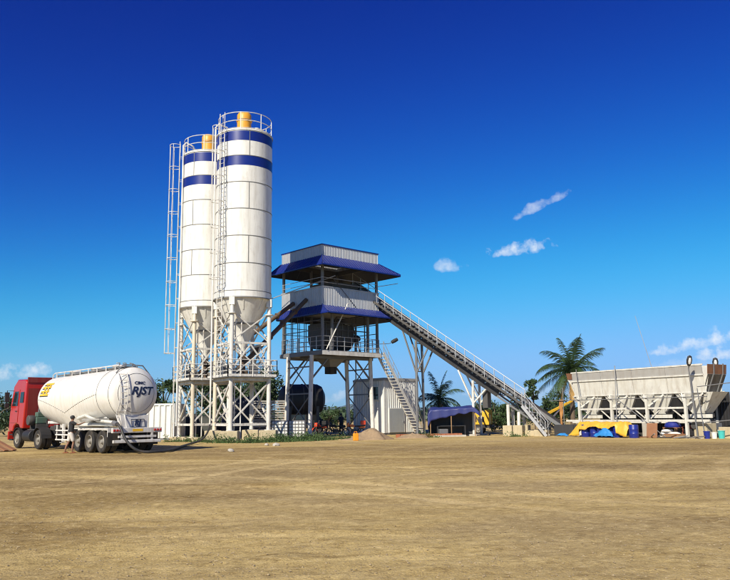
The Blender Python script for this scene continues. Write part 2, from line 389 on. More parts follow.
    speck = noise_(75, (1, 1, 1), 0, 3, 0.75); gravel = noise_(0.32, (0.7, 1.2, 1), 0.5, 5, 0.6, 0.4)
    cell = N.new('ShaderNodeTexVoronoi'); cell.inputs['Scale'].default_value = 34; L.new(geo.outputs['Position'], cell.inputs['Vector'])
    att = N.new('ShaderNodeAttribute'); att.attribute_name = 'compaction'
    c = mix(rng(streak, 0.38, 0.66), (0.60, 0.465, 0.205), (0.37, 0.275, 0.12))
    c = mix(rng(big, 0.44, 0.62, 0, 0.85), c, (0.36, 0.275, 0.145))
    c = mix(rng(med, 0.50, 0.78, 0, 0.7), c, (0.66, 0.53, 0.275))
    c = mix(rng(fine, 0.42, 0.72, 0, 0.6), c, (0.25, 0.19, 0.11))
    c = mix(rng(att.outputs['Fac'], 0.1, 0.9, 0, 0.75), c, (0.66, 0.53, 0.30))
    az = N.new('ShaderNodeAttribute'); az.attribute_name = 'gravel_zone'
    gz = rng(gravel, 0.44, 0.62, 0.12, 0.85)
    k = N.new('ShaderNodeMath'); k.operation = 'MULTIPLY'; L.new(gz, k.inputs[0]); L.new(rng(cell.outputs['Distance'], 0.30, 0.12), k.inputs[1])
    c = mix(k.outputs[0], c, mix(cell.outputs['Color'], (0.19, 0.155, 0.115), (0.56, 0.48, 0.35)))
    c = mix(rng(speck, 0.55, 0.75, 0, 0.7), c, (0.17, 0.125, 0.075))
    c = mix(rng(speck, 0.42, 0.28, 0, 0.5), c, (0.68, 0.57, 0.36))
    c = mix(rng(streak, 0.30, 0.44, 0.5, 0), c, (0.70, 0.575, 0.32))
    grain = noise_(7.0, (0.8, 1.0, 1), 0.3, 12, 0.86); scuff = noise_(1.5, (0.32, 1.0, 1), 0.38, 11, 0.78, 0.5); clod = noise_(4.2, (1, 1, 1), 0, 9, 0.8)
    zf = N.new('ShaderNodeMath'); zf.operation = 'MULTIPLY'; L.new(rng(az.outputs['Fac'], 0.0, 0.85), zf.inputs[0]); L.new(rng(clod, 0.36, 0.62, 0.45, 1.0), zf.inputs[1])
    c = mix(rng(zf.outputs[0], 0, 1, 0, 0.9), c, mix(1.0, c, (0.54, 0.49, 0.42), 'MULTIPLY'))
    c = mix(rng(scuff, 0.55, 0.66, 0, 0.75), c, mix(1.0, c, (0.52, 0.48, 0.42), 'MULTIPLY'))
    c = mix(rng(grain, 0.50, 0.62, 0, 0.85), c, mix(1.0, c, (0.50, 0.46, 0.40), 'MULTIPLY'))
    c = mix(rng(grain, 0.46, 0.36, 0, 0.7), c, (0.74, 0.62, 0.38))
    c = mix(1.0, c, (1.14, 1.09, 0.93), 'MULTIPLY')
    L.new(c, b.inputs['Base Color'])
    b1 = N.new('ShaderNodeBump'); b1.inputs['Strength'].default_value = 0.3; b1.inputs['Distance'].default_value = 0.05; L.new(med, b1.inputs['Height'])
    b2 = N.new('ShaderNodeBump'); b2.inputs['Strength'].default_value = 0.6; b2.inputs['Distance'].default_value = 0.018; L.new(fine, b2.inputs['Height']); L.new(b1.outputs[0], b2.inputs['Normal'])
    b3 = N.new('ShaderNodeBump'); b3.inputs['Strength'].default_value = 0.6; b3.inputs['Distance'].default_value = 0.012; b3.invert = True
    L.new(cell.outputs['Distance'], b3.inputs['Height']); L.new(b2.outputs[0], b3.inputs['Normal'])
    b4 = N.new('ShaderNodeBump'); b4.inputs['Strength'].default_value = 0.55; b4.inputs['Distance'].default_value = 0.05; b4.invert = True; L.new(grain, b4.inputs['Height']); L.new(b3.outputs[0], b4.inputs['Normal'])
    L.new(b4.outputs[0], b.inputs['Normal'])
    me.materials.append(m)
    o = bpy.data.objects.new('ground', me); COL.objects.link(o); struct(o)
make_ground()

def make_stones():
    """loose stones lying on the dirt, too many to count"""
    n = 30000; rng = np.random.RandomState(4)
    yy = 6.5 * (52 / 6.5) ** rng.rand(n); xx = (rng.rand(n) - 0.5) * 1.12 * yy
    keep = fbm(xx * 0.22, yy * 0.30, 91, 4) + 0.22 * rng.rand(n) > 0.545; xx, yy = xx[keep], yy[keep]; n = len(xx)
    sz = 0.004 + 0.012 * rng.rand(n) ** 6 + 0.00035 * yy * rng.rand(n)
    big = rng.rand(n) > 0.998; sz[big] += 0.016
    zz = gheight(xx, yy)
    base = np.array([(1, 0, 0), (0, 1, 0), (-1, 0, 0), (0, -1, 0), (0, 0, .8), (0, 0, -.8)])
    vs = base[None] * (0.65 + 0.7 * rng.rand(n, 6, 1)) * sz[:, None, None] * np.array([1.2, 1, .8])[None, None]
    a = rng.rand(n) * 2 * PI; ca, sa = np.cos(a)[:, None], np.sin(a)[:, None]
    X = vs[..., 0] * ca - vs[..., 1] * sa; Y = vs[..., 0] * sa + vs[..., 1] * ca
    V = np.stack([X + xx[:, None], Y + yy[:, None], vs[..., 2] + (zz + sz * 0.25)[:, None]], -1).reshape(-1, 3)
    F = np.array([(0, 1, 4), (1, 2, 4), (2, 3, 4), (3, 0, 4), (1, 0, 5), (2, 1, 5), (3, 2, 5), (0, 3, 5)])
    F = (F[None] + (np.arange(n) * 6)[:, None, None]).reshape(-1, 3)
    me = bpy.data.meshes.new('gravel'); me.from_pydata(V.tolist(), [], F.tolist())
    m = M('stone', (0.31, 0.24, 0.135), 0.9, var=0.4, scale=9)
    me.materials.append(m); o = bpy.data.objects.new('gravel', me); COL.objects.link(o); stuff(o)
    o['label'] = 'loose pale and brown stones scattered over the dirt yard'
make_stones()

# ------------------------------------------------------------------ far land
def make_hills():
    g = G(); xs = np.linspace(-6500, 6500, 220)
    rows = [(5200, 0.0), (5500, 0.45), (5800, 0.85), (6100, 1.0), (6500, 0.7)]
    for y, k in rows:
        hh = 46 * fbm(xs * 0.0011 + 3, xs * 0 + 2.2, 12, 5) + 95 * np.exp(-((xs + 30) / 520) ** 2) * fbm(xs * 0.004, xs * 0 + 1, 14, 4) + 6
        hh = hh * k + (fbm(xs * 0.006, xs * 0 + y * 0.01, 44, 3) - 0.4) * 22 * k - 3
        g.v += [(x, y, h) for x, h in zip(xs, hh)]
    n = len(xs)
    for r in range(len(rows) - 1):
        g.f += [(r * n + i, r * n + i + 1, r * n + n + i + 1, r * n + n + i) for i in range(n - 1)]
    struct(g.build('hills', 'hill_green', smooth=True, angle=180))
make_hills()

# ------------------------------------------------------------------ vegetation
def leaves_mesh(pts, size, rng, flat=0.4):
    """one small pointed leaf face at each point"""
    n = len(pts); P = np.array(pts)
    d = rng.randn(n, 3); d[:, 2] -= 0.25; d /= np.linalg.norm(d, axis=1)[:, None]
    e = rng.randn(n, 3); e -= (e * d).sum(1)[:, None] * d; e /= np.linalg.norm(e, axis=1)[:, None]
    s = size * (0.55 + 0.9 * rng.rand(n))[:, None]
    V = np.stack([P - d * s, P + e * s * flat, P + d * s, P - e * s * flat], 1).reshape(-1, 3)
    F = np.arange(4 * n).reshape(n, 4); return V.tolist(), F.tolist()
def tree(name, label, x, y, h, rx, rz, n=5000, leaf=0.13, trunk=0.16, mat='leaf', seed=1, base=0.25, group=None, z0=-0.05, lobes=9):
    r = np.random.RandomState(seed); t = thing(name, label, 'tree', (x, y, z0), r.rand() * 6, group)
    zc = h - rz; g = G()
    g.tube([(0, 0, 0), (0.05 * rx, 0.04 * rx, zc * 0.5), (0.0, 0.1 * rx, zc), (0.05, 0, h - rz * 0.3)], [trunk, trunk * 0.8, trunk * 0.6, trunk * 0.15], 7)
    cl = []
    for i in range(lobes):
        a = r.rand() * 2 * PI; q = 0.25 + 0.6 * r.rand(); zz = zc + (r.rand() * 1.55 - 0.75) * rz * math.sqrt(max(0.05, 1 - q * q))
        c = (math.cos(a) * q * rx, math.sin(a) * q * rx, zz); cl.append((c, (0.30 + 0.28 * r.rand()) * min(rx, rz)))
        g.tube([(0, 0.05 * rx, zc * (0.45 + 0.4 * r.rand())), (c[0] * 0.5, c[1] * 0.5, (zc + c[2]) / 2), c], [trunk * 0.4, trunk * 0.25, trunk * 0.08], 5)
    g.build('trunk', 'bark', t, smooth=True)
    pts = []
    while len(pts) < n:
        c, rr = cl[r.randint(len(cl))]
        m = 26; cc = r.randn(3); cc /= np.linalg.norm(cc); cc = np.array(c) + cc * rr * (0.55 + 0.5 * r.rand()) * np.array([1, 1, .8])
        pts += (cc + r.randn(m, 3) * rr * 0.20).tolist()
    pts = [p for p in pts if p[2] > 0.05]
    v, f = leaves_mesh(pts, leaf, r); k = G(); k.v = v; k.f = f; k.build('crown', mat, t, fix=False)
    return t
def palm(label, x, y, ztop, L, n, seed, trunk=0.17, lean=(0.3, 0.2), dry=0, group='coconut palms'):
    r = random.Random(seed); t = thing('coconut_palm', label, 'palm tree', (x, y, -0.05), 0, group)
    g = G(); m = 26; pts = []; rs = []
    for i in range(m + 1):
        k = i / m; pts.append((lean[0] * k * k, lean[1] * k * k, ztop * k)); rs.append(trunk * (1.35 - 0.6 * k if k < 0.1 else 1.28 - 0.5 * k) * (1.06 if i % 2 else 0.95))
    g.tube(pts, rs, 10); g.build('trunk', 'bark', t, smooth=True)
    top = Vector((lean[0], lean[1], ztop))
    for i in range(n + dry):
        isdry = i >= n
        az = 2 * PI * (i * 0.382) + r.uniform(-.2, .2)
        el = rad(r.uniform(-70, -45)) if isdry else rad(82 - 112 * ((i + 0.5) / n) ** 0.9 + r.uniform(-7, 7))
        ln = L * r.uniform(0.85, 1.1) * (0.7 if isdry else 1); droop = r.uniform(0.65, 1.5) * (0.6 if el > 1.0 else 1)
        d = Vector((math.cos(az) * math.cos(el), math.sin(az) * math.cos(el), math.sin(el)))
        seg = 16; p = top.copy(); path = [p.copy()]; dirs = []
        for s in range(seg):
            d = (d + Vector((0, 0, -droop * 0.085 * (0.4 + 1.4 * s / seg)))).normalized(); dirs.append(d.copy()); p = p + d * ln / seg; path.append(p.copy())
        g = G(); g.tube(path, [0.035 * (1 - 0.85 * s / seg) for s in range(seg + 1)], 4)
        for s in range(2, seg * 3):
            k = s / (seg * 3); q = path[0]; idx = min(int(k * seg), seg - 1); q = path[idx].lerp(path[idx + 1], k * seg - idx); dd = dirs[idx]
            side = dd.cross(Vector((0, 0, 1)))
            if side.length < 0.05: side = Vector((math.sin(az), -math.cos(az), 0))
            side.normalize(); up = side.cross(dd)
            ll = L * 0.30 * (math.sin(PI * (0.12 + 0.83 * k)) ** 0.7) * r.uniform(0.8, 1.1)
            for sg in (-1, 1):
                if r.random() < .10: continue
                o = (side * sg * 0.80 + dd * 0.55 + up * 0.12 + Vector((0, 0, -0.28 - (0.5 if isdry else 0) - r.random() * 0.25))).normalized()
                mid = q + o * ll * 0.5; end = q + o * ll + Vector((0, 0, -ll * 0.28)); w = dd * (0.020 + 0.008 * L / 3)
                g.add([q - w, q + w, mid + w * 0.9, end, mid - w * 0.9], [(0, 1, 2, 4), (4, 2, 3)])
        g.build('frond', 'palm_dry' if isdry else 'palm_leaf', t, fix=False)
    if L > 2.8:
        for i in range(5):
            a = i * 1.3; c = G(); c.lathe([(0, -.14), (.1, -.08), (.12, 0), (.1, .08), (0, .13)], 8)
            c.build('coconut', 'palm_leaf', t, smooth=True, loc=(top.x + .22 * math.cos(a), top.y + .22 * math.sin(a), top.z - .28))
    return t
palm('tall coconut palm with a full crown rising behind the aggregate bins', 16.7, 62.5, 5.0, 3.35, 28, 3, lean=(0.1, 0.0), dry=4)
palm('short young palm under the conveyor, behind the blue tarpaulin shelter', 6.7, 71.5, 3.0, 2.7, 17, 5, dry=2, lean=(0.05, 0.1), trunk=0.16)
tree('broadleaf_tree', 'spreading tree behind the silo frames, its crown above the silo walkway', -10.6, 72, 7.2, 3.4, 2.6, 6500, 0.17, 0.2, 'leaf_dark', 3, group='trees behind the plant')
tree('broadleaf_tree', 'leafy tree beside the caged silo ladder, above the white ribbed container', -17.6, 66, 5.6, 2.0, 2.4, 5000, 0.14, 0.15, 'leaf', 4, group='trees behind the plant')
tree('broadleaf_tree', 'dark tree beyond the red cab at the edge of the yard', -37.0, 76, 4.2, 3.0, 2.0, 4500, 0.17, 0.2, 'leaf_dark', 5, group='trees behind the plant')
tree('broadleaf_tree', 'rounded dark tree seen between silo legs and horizontal black tank', -13.8, 73, 6.0, 3.0, 2.6, 5500, 0.17, 0.2, 'leaf_dark', 6, group='trees behind the plant')
for i, (x, y, h, rx, rz, lb) in enumerate([(11.4, 69, 3.1, 1.8, 1.5, 'dense green bush right of the yellow machine'), (13.6, 71, 3.0, 1.8, 1.45, 'green bush behind the second conveyor trestle, low and wide'),
                                       (17.6, 74, 3.4, 2.2, 1.6, 'green bush behind the conveyor foot and the bins'), (-4.6, 95, 2.5, 2.0, 1.1, 'pale green bush seen through the tower legs')]):
    tree('bush', lb, x, y, h, rx, rz, 4200, 0.12, 0.07, 'leaf', 20 + i, group='bushes behind the plant')
# sapling at the foot of the conveyor
tree('sapling', 'thin young sapling behind the foot of the inclined conveyor', 14.4, 66, 4.7, 0.9, 1.1, 900, 0.13, 0.06, 'leaf', 31, lobes=7)
def treeline():
    r = np.random.RandomState(8); pts = []; 
    for i in range(520):
        x = r.uniform(-150, 150); y = 170 + r.rand() * 40; h = 1.6 + 2.2 * fbm(np.array([x * 0.05]), np.array([1.0]), 17, 3)[0]
        c = np.array([x, y, h * (0.25 + 0.5 * r.rand())]); pts += (c + r.randn(60, 3) * np.array([2.2, 1.5, h * 0.26])).tolist()
    pts = [p for p in pts if p[2] > 0.1]
    v, f = leaves_mesh(pts, 0.55, r, 0.6); g = G(); g.v = v; g.f = f; o = g.build('treeline', 'leaf_dark', fix=False); stuff(o)
    o['label'] = 'low dark belt of far trees along the horizon'
treeline()
def weeds():
    r = np.random.RandomState(15); pts = []
    spots = [(-7.2, 48.2, .9, .6, 60), (-5.9, 49.2, 1.0, .7, 110), (-4.9, 50.2, 1.0, .8, 120), (-3.9, 50.9, .9, .7, 80), (-2.9, 51.6, .8, .5, 50), (-8.9, 48.5, .6, .4, 34), (-10.4, 50.6, 1.1, .5, 44), (-6.3, 51.6, 1.2, .8, 60), (-4.3, 54.8, 1.5, .9, 60), (-1.7, 53.6, .8, .5, 26), (-12.6, 52.3, 1.2, .5, 30), (4.4, 54.4, .8, .3, 12), (10.4, 53.6, .7, .4, 12)]
    for cx, cy, sx, sy, n in spots:
        for i in range(n):
            x, y = cx + r.randn() * sx * .5, cy + r.randn() * sy * .5; h = .05 + .55 * r.rand() ** 3; w = .06 + .14 * r.rand(); m = 14 + int(30 * h)
            pts += np.stack([x + r.randn(m) * w, y + r.randn(m) * w, -.02 + h * r.rand(m)], -1).tolist()
    v, f = leaves_mesh(pts, .06, r, .38); g = G(); g.v = v; g.f = f
    for cx, cy, sx, sy, n in spots:
        for i in range(n * 5):
            x, y = cx + r.randn() * sx * .6, cy + r.randn() * sy * .6; h = .08 + .28 * r.rand() ** 2; a = r.rand() * 6.28; b = r.rand() * .2; w = .012 + .012 * r.rand(); dx, dy = math.cos(a), math.sin(a); z = -.03
            g.add([(x - dy * w, y + dx * w, z), (x + dy * w, y - dx * w, z), (x + dx * b, y + dy * b, z + h)], [(0, 1, 2)])
    o = g.build('weeds', 'weed', fix=False); stuff(o); o['label'] = 'low green weeds growing along the silo footings'
weeds()

# ------------------------------------------------------------------ cement silos
def railing(g, pts, h, r=0.022, mid=1, closed=False, step=1.0):
    """posts with a top rail and middle rails along a path"""
    pts = [Vector(p) for p in pts]
    segs = list(zip(pts, pts[1:] + ([pts[0]] if closed else [])))
    if not closed: segs = segs[:len(pts) - 1]
    else: segs = segs[:len(pts)]
    U = Vector((0, 0, 1))
    for a, b in segs:
        n = max(1, round((b - a).length / step))
        for i in range(n + 1): p = a.lerp(b, i / n); g.beam(p, p + U * h, r * 1.8)
        for k in range(mid + 1):
            z = h * (1 - k / (mid + 1)); g.tube([a + U * z, b + U * z], r, 5)
def caged_ladder(par, R, ang, z0, z1, cage0, name='caged_ladder', off=0.22, hoop=0.72, mat='frame_white'):
    g = G(); w = 0.23; T = RZ(ang)
    def P(r, s, z): return T @ Vector((R + r, s, z))
    for s in (-w, w): g.tube([P(off, s, z0), P(off, s, z1 + 1.1)], 0.03, 6)
    z = z0 + 0.3
    while z < z1: g.tube([P(off, -w, z), P(off, w, z)], 0.016, 5); z += 0.3
    z = z0 + 1.0
    while z < z1:
        for s in (-w, w): g.tube([P(-0.02, s, z), P(off, s, z)], 0.018, 5)
        z += 1.8
    o = g.build(name, mat, par)
    c = G(); z = cage0; zs = []
    while z < z1 + 1.2: zs.append(z); z += 1.75
    for z in zs:
        pts = [P(off, -w, z)] + [P(off + hoop * 0.5 + hoop * 0.55 * math.cos(a), 0.40 * math.sin(a), z) for a in [rad(k) for k in range(-130, 131, 26)]] + [P(off, w, z)]
        c.tube(pts, 0.024, 5)
    for a in (-75, -25, 25, 75):
        r_, s_ = off + hoop * 0.5 + hoop * 0.55 * math.cos(rad(a)), 0.40 * math.sin(rad(a)); c.tube([P(r_, s_, zs[0]), P(r_, s_, zs[-1])], 0.02, 5)
    c.build('safety_cage', mat, o)
def silo(x, y, label, ladder_ang, lz0, cage0, seam, legcols, pipe=0.42, foot=0.70):
    t = thing('cement_silo', label, 'silo', (x, y, 0), 0, 'twin cement silos')
    R, zt, zb = 1.92, 21.0, 9.85; H = (zt - zb) / 6
    for i in range(6):
        z0 = zb + i * H; g = G(); g.lathe([(R, z0 + 0.012), (R, z0 + H - 0.012)], 64, cap=False)
        c = g.build('shell_course', 'silo_white', t, smooth=True)
        g = G(); g.lathe([(R - 0.03, z0 - 0.028), (R + 0.022, z0 - 0.028), (R + 0.022, z0 + 0.016), (R - 0.03, z0 + 0.016)], 64, cap=False); g.build('flange_ring', 'seam_grey', t, smooth=True)
        for j in range(3):
            if i in (1, 3, 5) or j == 0:
                a = seam + j * 2 * PI / 3 + (0 if i % 2 else 0.9)
                if i in (0, 2, 4) and i != 5: continue
                g = G(); g.box(R - 0.01, R + 0.014, -0.022, 0.022, z0 + 0.02, z0 + H - 0.03, RZ(a)); g.build('vertical_seam', 'seam_grey', c)
    for z0, z1 in ((zt - 0.80, zt - 0.12), (zt - H - 0.70, zt - H - 0.03)):
        g = G(); g.lathe([(R + 0.006, z0), (R + 0.006, z1)], 64, cap=False); g.build('blue_band', 'band_blue', t, smooth=True)
    g = G(); g.lathe([(R + 0.05, zt - 0.06), (R + 0.05, zt + 0.03), (R - 0.1, zt + 0.05), (0.3, zt + 0.28), (0, zt + 0.29)], 64, cap=False); g.build('roof', 'silo_white', t, smooth=True)
    # skirt and cone
    g = G(); g.lathe([(R + 0.03, zb - 0.42), (R + 0.03, zb - 0.05), (R + 0.001, zb - 0.03)], 64, cap=False); g.build('skirt_ring', 'silo_white', t, smooth=True)
    g = G(); g.lathe([(R + 0.07, zb - 0.50), (R + 0.07, zb - 0.42), (R - 0.02, zb - 0.42)], 64, cap=False); g.build('skirt_flange', 'seam_grey', t, smooth=True)
    co = G(); co.lathe([(R - 0.03, zb - 0.44), (1.06, 7.78), (0.27, 6.2), (0.27, 5.75)], 48); co = co.build('cone', 'silo_white', t, smooth=True)
    g = G(); g.lathe([(1.02, 7.68), (1.10, 7.70), (1.10, 7.80), (1.06, 7.82)], 40, cap=False); g.build('cone_flange', 'seam_grey', co, smooth=True)
    for k in range(8):
        a = rad(-102 + 45 * k + 22.5); g = G()
        p = [(R - 0.02, -0.04, zb - 0.45), (R - 0.02, -0.04, zb - 0.5), (R - 0.42, -0.04, zb - 1.25), (R - 0.52, -0.04, zb - 1.15)]
        g.prism([tuple(RZ(a) @ Vector(q)) for q in p], tuple((RZ(a) @ Vector((0, 0.08, 0))))); g.build('gusset', 'silo_white', co)
    g = G(); g.lathe([(0.3, 5.3), (0.3, 5.6)], 16); g.box(-.22, .22, -.22, .22, 5.62, 5.82); g.build('butterfly_valve', 'brown_steel', t)
    # legs, footings
    legs = []
    for k in range(4):
        a = rad(-102 + 90 * k); lx, ly = 1.9 * math.cos(a), 1.9 * math.sin(a); legs.append((lx, ly))
        g = G(); g.lathe([(0.14, foot + .02), (0.14, zb - 0.55)], 14, TR(lx, ly, 0))
        g.lathe([(0.28, foot), (0.28, foot + 0.04)], 14, TR(lx, ly, 0)); g.lathe([(0.30, zb - 1.55), (0.30, zb - 1.49)], 14, TR(lx, ly, 0))
        lg = g.build('leg', legcols[k], t, smooth=True)
        g = G(); g.box(lx - 0.03, lx + 0.03, ly - 0.14, ly + 0.14, zb - 1.5, zb - 0.42); g.box(lx - 0.18, lx + 0.18, ly - .16, ly + .16, zb - 0.98, zb - 0.46); g.build('leg_bracket', 'silo_white', lg)
        g = G(); h = foot; g.prism([(lx - .56, ly - .56, -.1), (lx + .56, ly - .56, -.1), (lx + .56, ly + .56, -.1), (lx - .56, ly + .56, -.1)], (0, 0, .1 + h))
        g.build('footing', 'concrete_yellow', t, bevel=0.05)
    for k in range(4):
        a, b = legs[k], legs[(k + 1) % 4]
        for z, w in ((1.08, 0.13), (4.02, 0.18), (6.4, 0.12)):
            g = G(); g.beam((*a, z), (*b, z), w, w * 1.15); g.build('cross_beam', 'frame_white', t)
        d = 0.03
        for p, q in (((a, 1.2), (b, 3.85)), ((b, 1.2), (a, 3.85))):
            off = Vector(((a[0] + b[0]) / 2, (a[1] + b[1]) / 2, 0)).normalized() * d; d = -d
            g = G(); g.beam(Vector((*p[0], p[1])) + off, Vector((*q[0], q[1])) + off, 0.09); g.build('diagonal_brace', 'frame_white', t)
        g = G(); m = ((a[0] + b[0]) / 2, (a[1] + b[1]) / 2)
        g.beam((*a, 4.6), (*m, 6.3), 0.085); g.build('diagonal_brace', 'frame_white', t)
        g = G(); g.beam((*b, 4.6), (*m, 6.3), 0.085); g.build('diagonal_brace', 'frame_white', t)
        for p, q in (((a, 6.5), (b, 8.5)), ((b, 6.5), (a, 8.5)), ((a, 4.2), (b, 6.3)), ((b, 4.2), (a, 6.3))):
            off = Vector(((a[0] + b[0]) / 2, (a[1] + b[1]) / 2, 0)).normalized() * d * 1.6; d = -d
            g = G(); g.beam(Vector((*p[0], p[1])) + off, Vector((*q[0], q[1])) + off, 0.07); g.build('diagonal_brace', 'frame_white', t)
    # walkway deck with railing
    s = 1.75; T = RZ(rad(-102 + 45)); g = G()
    for i in range(11):
        y0 = -s + i * 2 * s / 11; g.box(-s, s, y0 + 0.01, y0 + 2 * s / 11 - 0.01, 4.13, 4.17, T)
    dk = g.build('walkway_deck', 'grey_steel', t)
    g = G(); c = [T @ Vector(q) for q in ((-s, -s, 4.17), (s, -s, 4.17), (s, s, 4.17), (-s, s, 4.17))]
    railing(g, c, 1.1, 0.028, 2, True, 0.85)
    for i in range(4): g.beam(c[i] + Vector((0, 0, .09)), c[(i + 1) % 4] + Vector((0, 0, .09)), 0.02, 0.15)
    g.build('walkway_railing', 'frame_white', dk)
    for k, (bx, by, bh, bm_) in enumerate(((-.7, -1.0, .75, 'grey_steel'), (.55, -1.1, .55, 'dark_steel'), (1.0, .4, .9, 'grey_steel'), (-1.1, .6, .6, 'brown_steel'))):
        g = G(); g.box(bx - .3, bx + .3, by - .22, by + .22, 4.175, 4.175 + bh, T); g.lathe([(.13, 0), (.13, .3)], 10, T @ TR(bx, by, 4.175 + bh)); g.build('aeration_unit', bm_, dk, bevel=.02)
    for a in (-1.45, -1.72):
        g = G(); g.tube([(1.5 * math.cos(a), 1.5 * math.sin(a), .2), (1.5 * math.cos(a), 1.5 * math.sin(a), 7.6), (1.0 * math.cos(a), 1.0 * math.sin(a), 8.1)], .04, 6); g.build('air_line', 'frame_white', t)
    caged_ladder(t, R + 0.02, ladder_ang, lz0, zt + 0.1, cage0)
    # fill pipe
    a = ladder_ang + pipe; g = G(); px, py = (R + 0.12) * math.cos(a), (R + 0.12) * math.sin(a)
    g.tube([(px, py, 1.0), (px, py, zt + 0.7), (px * 0.9, py * 0.9, zt + 0.95), (px * 0.62, py * 0.62, zt + 0.75), (px * 0.5, py * 0.5, zt + 0.15)], 0.06, 8); g.build('fill_pipe', 'silo_white', t, smooth=True)
    # top railing, dust filter, hatch
    g = G(); ring = [(1.86 * math.cos(rad(i * 15)), 1.86 * math.sin(rad(i * 15)), zt + 0.04) for i in range(24)]
    for i in range(0, 24, 3): p = Vector(ring[i]); g.beam(p, p + Vector((0, 0, 1.2)), 0.05)
    for z in (0.62, 1.2): g.tube([(p[0], p[1], p[2] + z) for p in ring], 0.027, 6, True)
    g.tube([(p[0], p[1], p[2] + .08) for p in ring], 0.03, 4, True); g.build('top_railing', 'frame_white', t)
    g = G(); f = TR(-0.1, 0.2, 0); g.lathe([(0.5, zt + 0.2), (0.5, zt + 1.28), (0.55, zt + 1.30), (0.55, zt + 1.40), (0.5, zt + 1.42), (0.5, zt + 1.80), (0.42, zt + 1.92), (0, zt + 1.97)], 28, f)
    fl = g.build('dust_filter', 'orange_paint', t, smooth=True)
    g = G(); g.lathe([(0.53, zt + 1.36), (0.565, zt + 1.36), (0.565, zt + 1.39), (0.53, zt + 1.39)], 28, f, cap=False); g.build('clamp_ring', 'seam_grey', fl)
    g = G(); g.lathe([(0.24, zt + 0.15), (0.24, zt + 0.42), (0.28, zt + 0.42), (0.28, zt + 0.47), (0, zt + 0.5)], 16, TR(0.9, -0.6, 0)); g.build('relief_valve', 'silo_white', t, smooth=True)
    return t
silo(-8.35, 51.3, 'white cement silo with blue bands beside the tower, its ladder facing the yard', rad(-126), 4.2, 10.6, rad(-71), ('frame_white', 'frame_white', 'frame_white', 'yellowed_white'), -0.75)
silo(-11.75, 55.5, 'white cement silo with blue bands and a caged ladder standing out from its outer side', rad(190), 0.2, 6.2, rad(-112), ('yellowed_white', 'frame_white', 'frame_white', 'frame_white'), 0.42, 0.22)

# ------------------------------------------------------------------ batching tower
TA = rad(43); TN = Vector((-3.25, 57.0, 0.12)); TS = 0.92
def tw(x, y, z=0): return TN + RZ(TA) @ Vector((x, y, z)) * TS
def hip_slope(g, A0, A1, E0, E1, rib=0.035, pitch=0.30, thick=0.02):
    """ribbed roof slope between crest A0-A1 and the longer eave E0-E1"""
    A0, A1, E0, E1 = map(Vector, (A0, A1, E0, E1)); du = (E1 - E0); ln = du.length; du /= ln
    a0 = (A0 - E0).dot(du); a1 = (A1 - E0).dot(du); nrm = du.cross(A0 - E0).normalized()
    if nrm.z < 0: nrm = -nrm
    perp = (A0 - E0) - du * a0
    xs = []; x = 0
    while x < ln - 1e-5:
        for f, d in ((0, 0), (0.62, 0), (0.70, 1), (0.92, 1)):
            if x + f * pitch < ln: xs.append((x + f * pitch, d * rib))
        x += pitch
    xs.append((ln, 0)); vs = []
    for x, d in xs:
        k = min(1, x / a0 if a0 > 1e-4 else 1, (ln - x) / (ln - a1) if ln - a1 > 1e-4 else 1); k = max(0, k)
        e = E0 + du * x; vs += [e + nrm * d, e + perp * k + nrm * d]
    m = len(xs); lo = [v - nrm * thick - nrm * 0 for v in vs]
    fs = [(2 * i, 2 * i + 2, 2 * i + 3, 2 * i + 1) for i in range(m - 1)]
    fs2 = [tuple(q + 2 * m for q in f)[::-1] for f in fs]
    rim = [(2 * i, 2 * m + 2 * i, 2 * m + 2 * i + 2, 2 * i + 2) for i in range(m - 1)]
    g.add(vs + lo, fs + fs2 + rim)
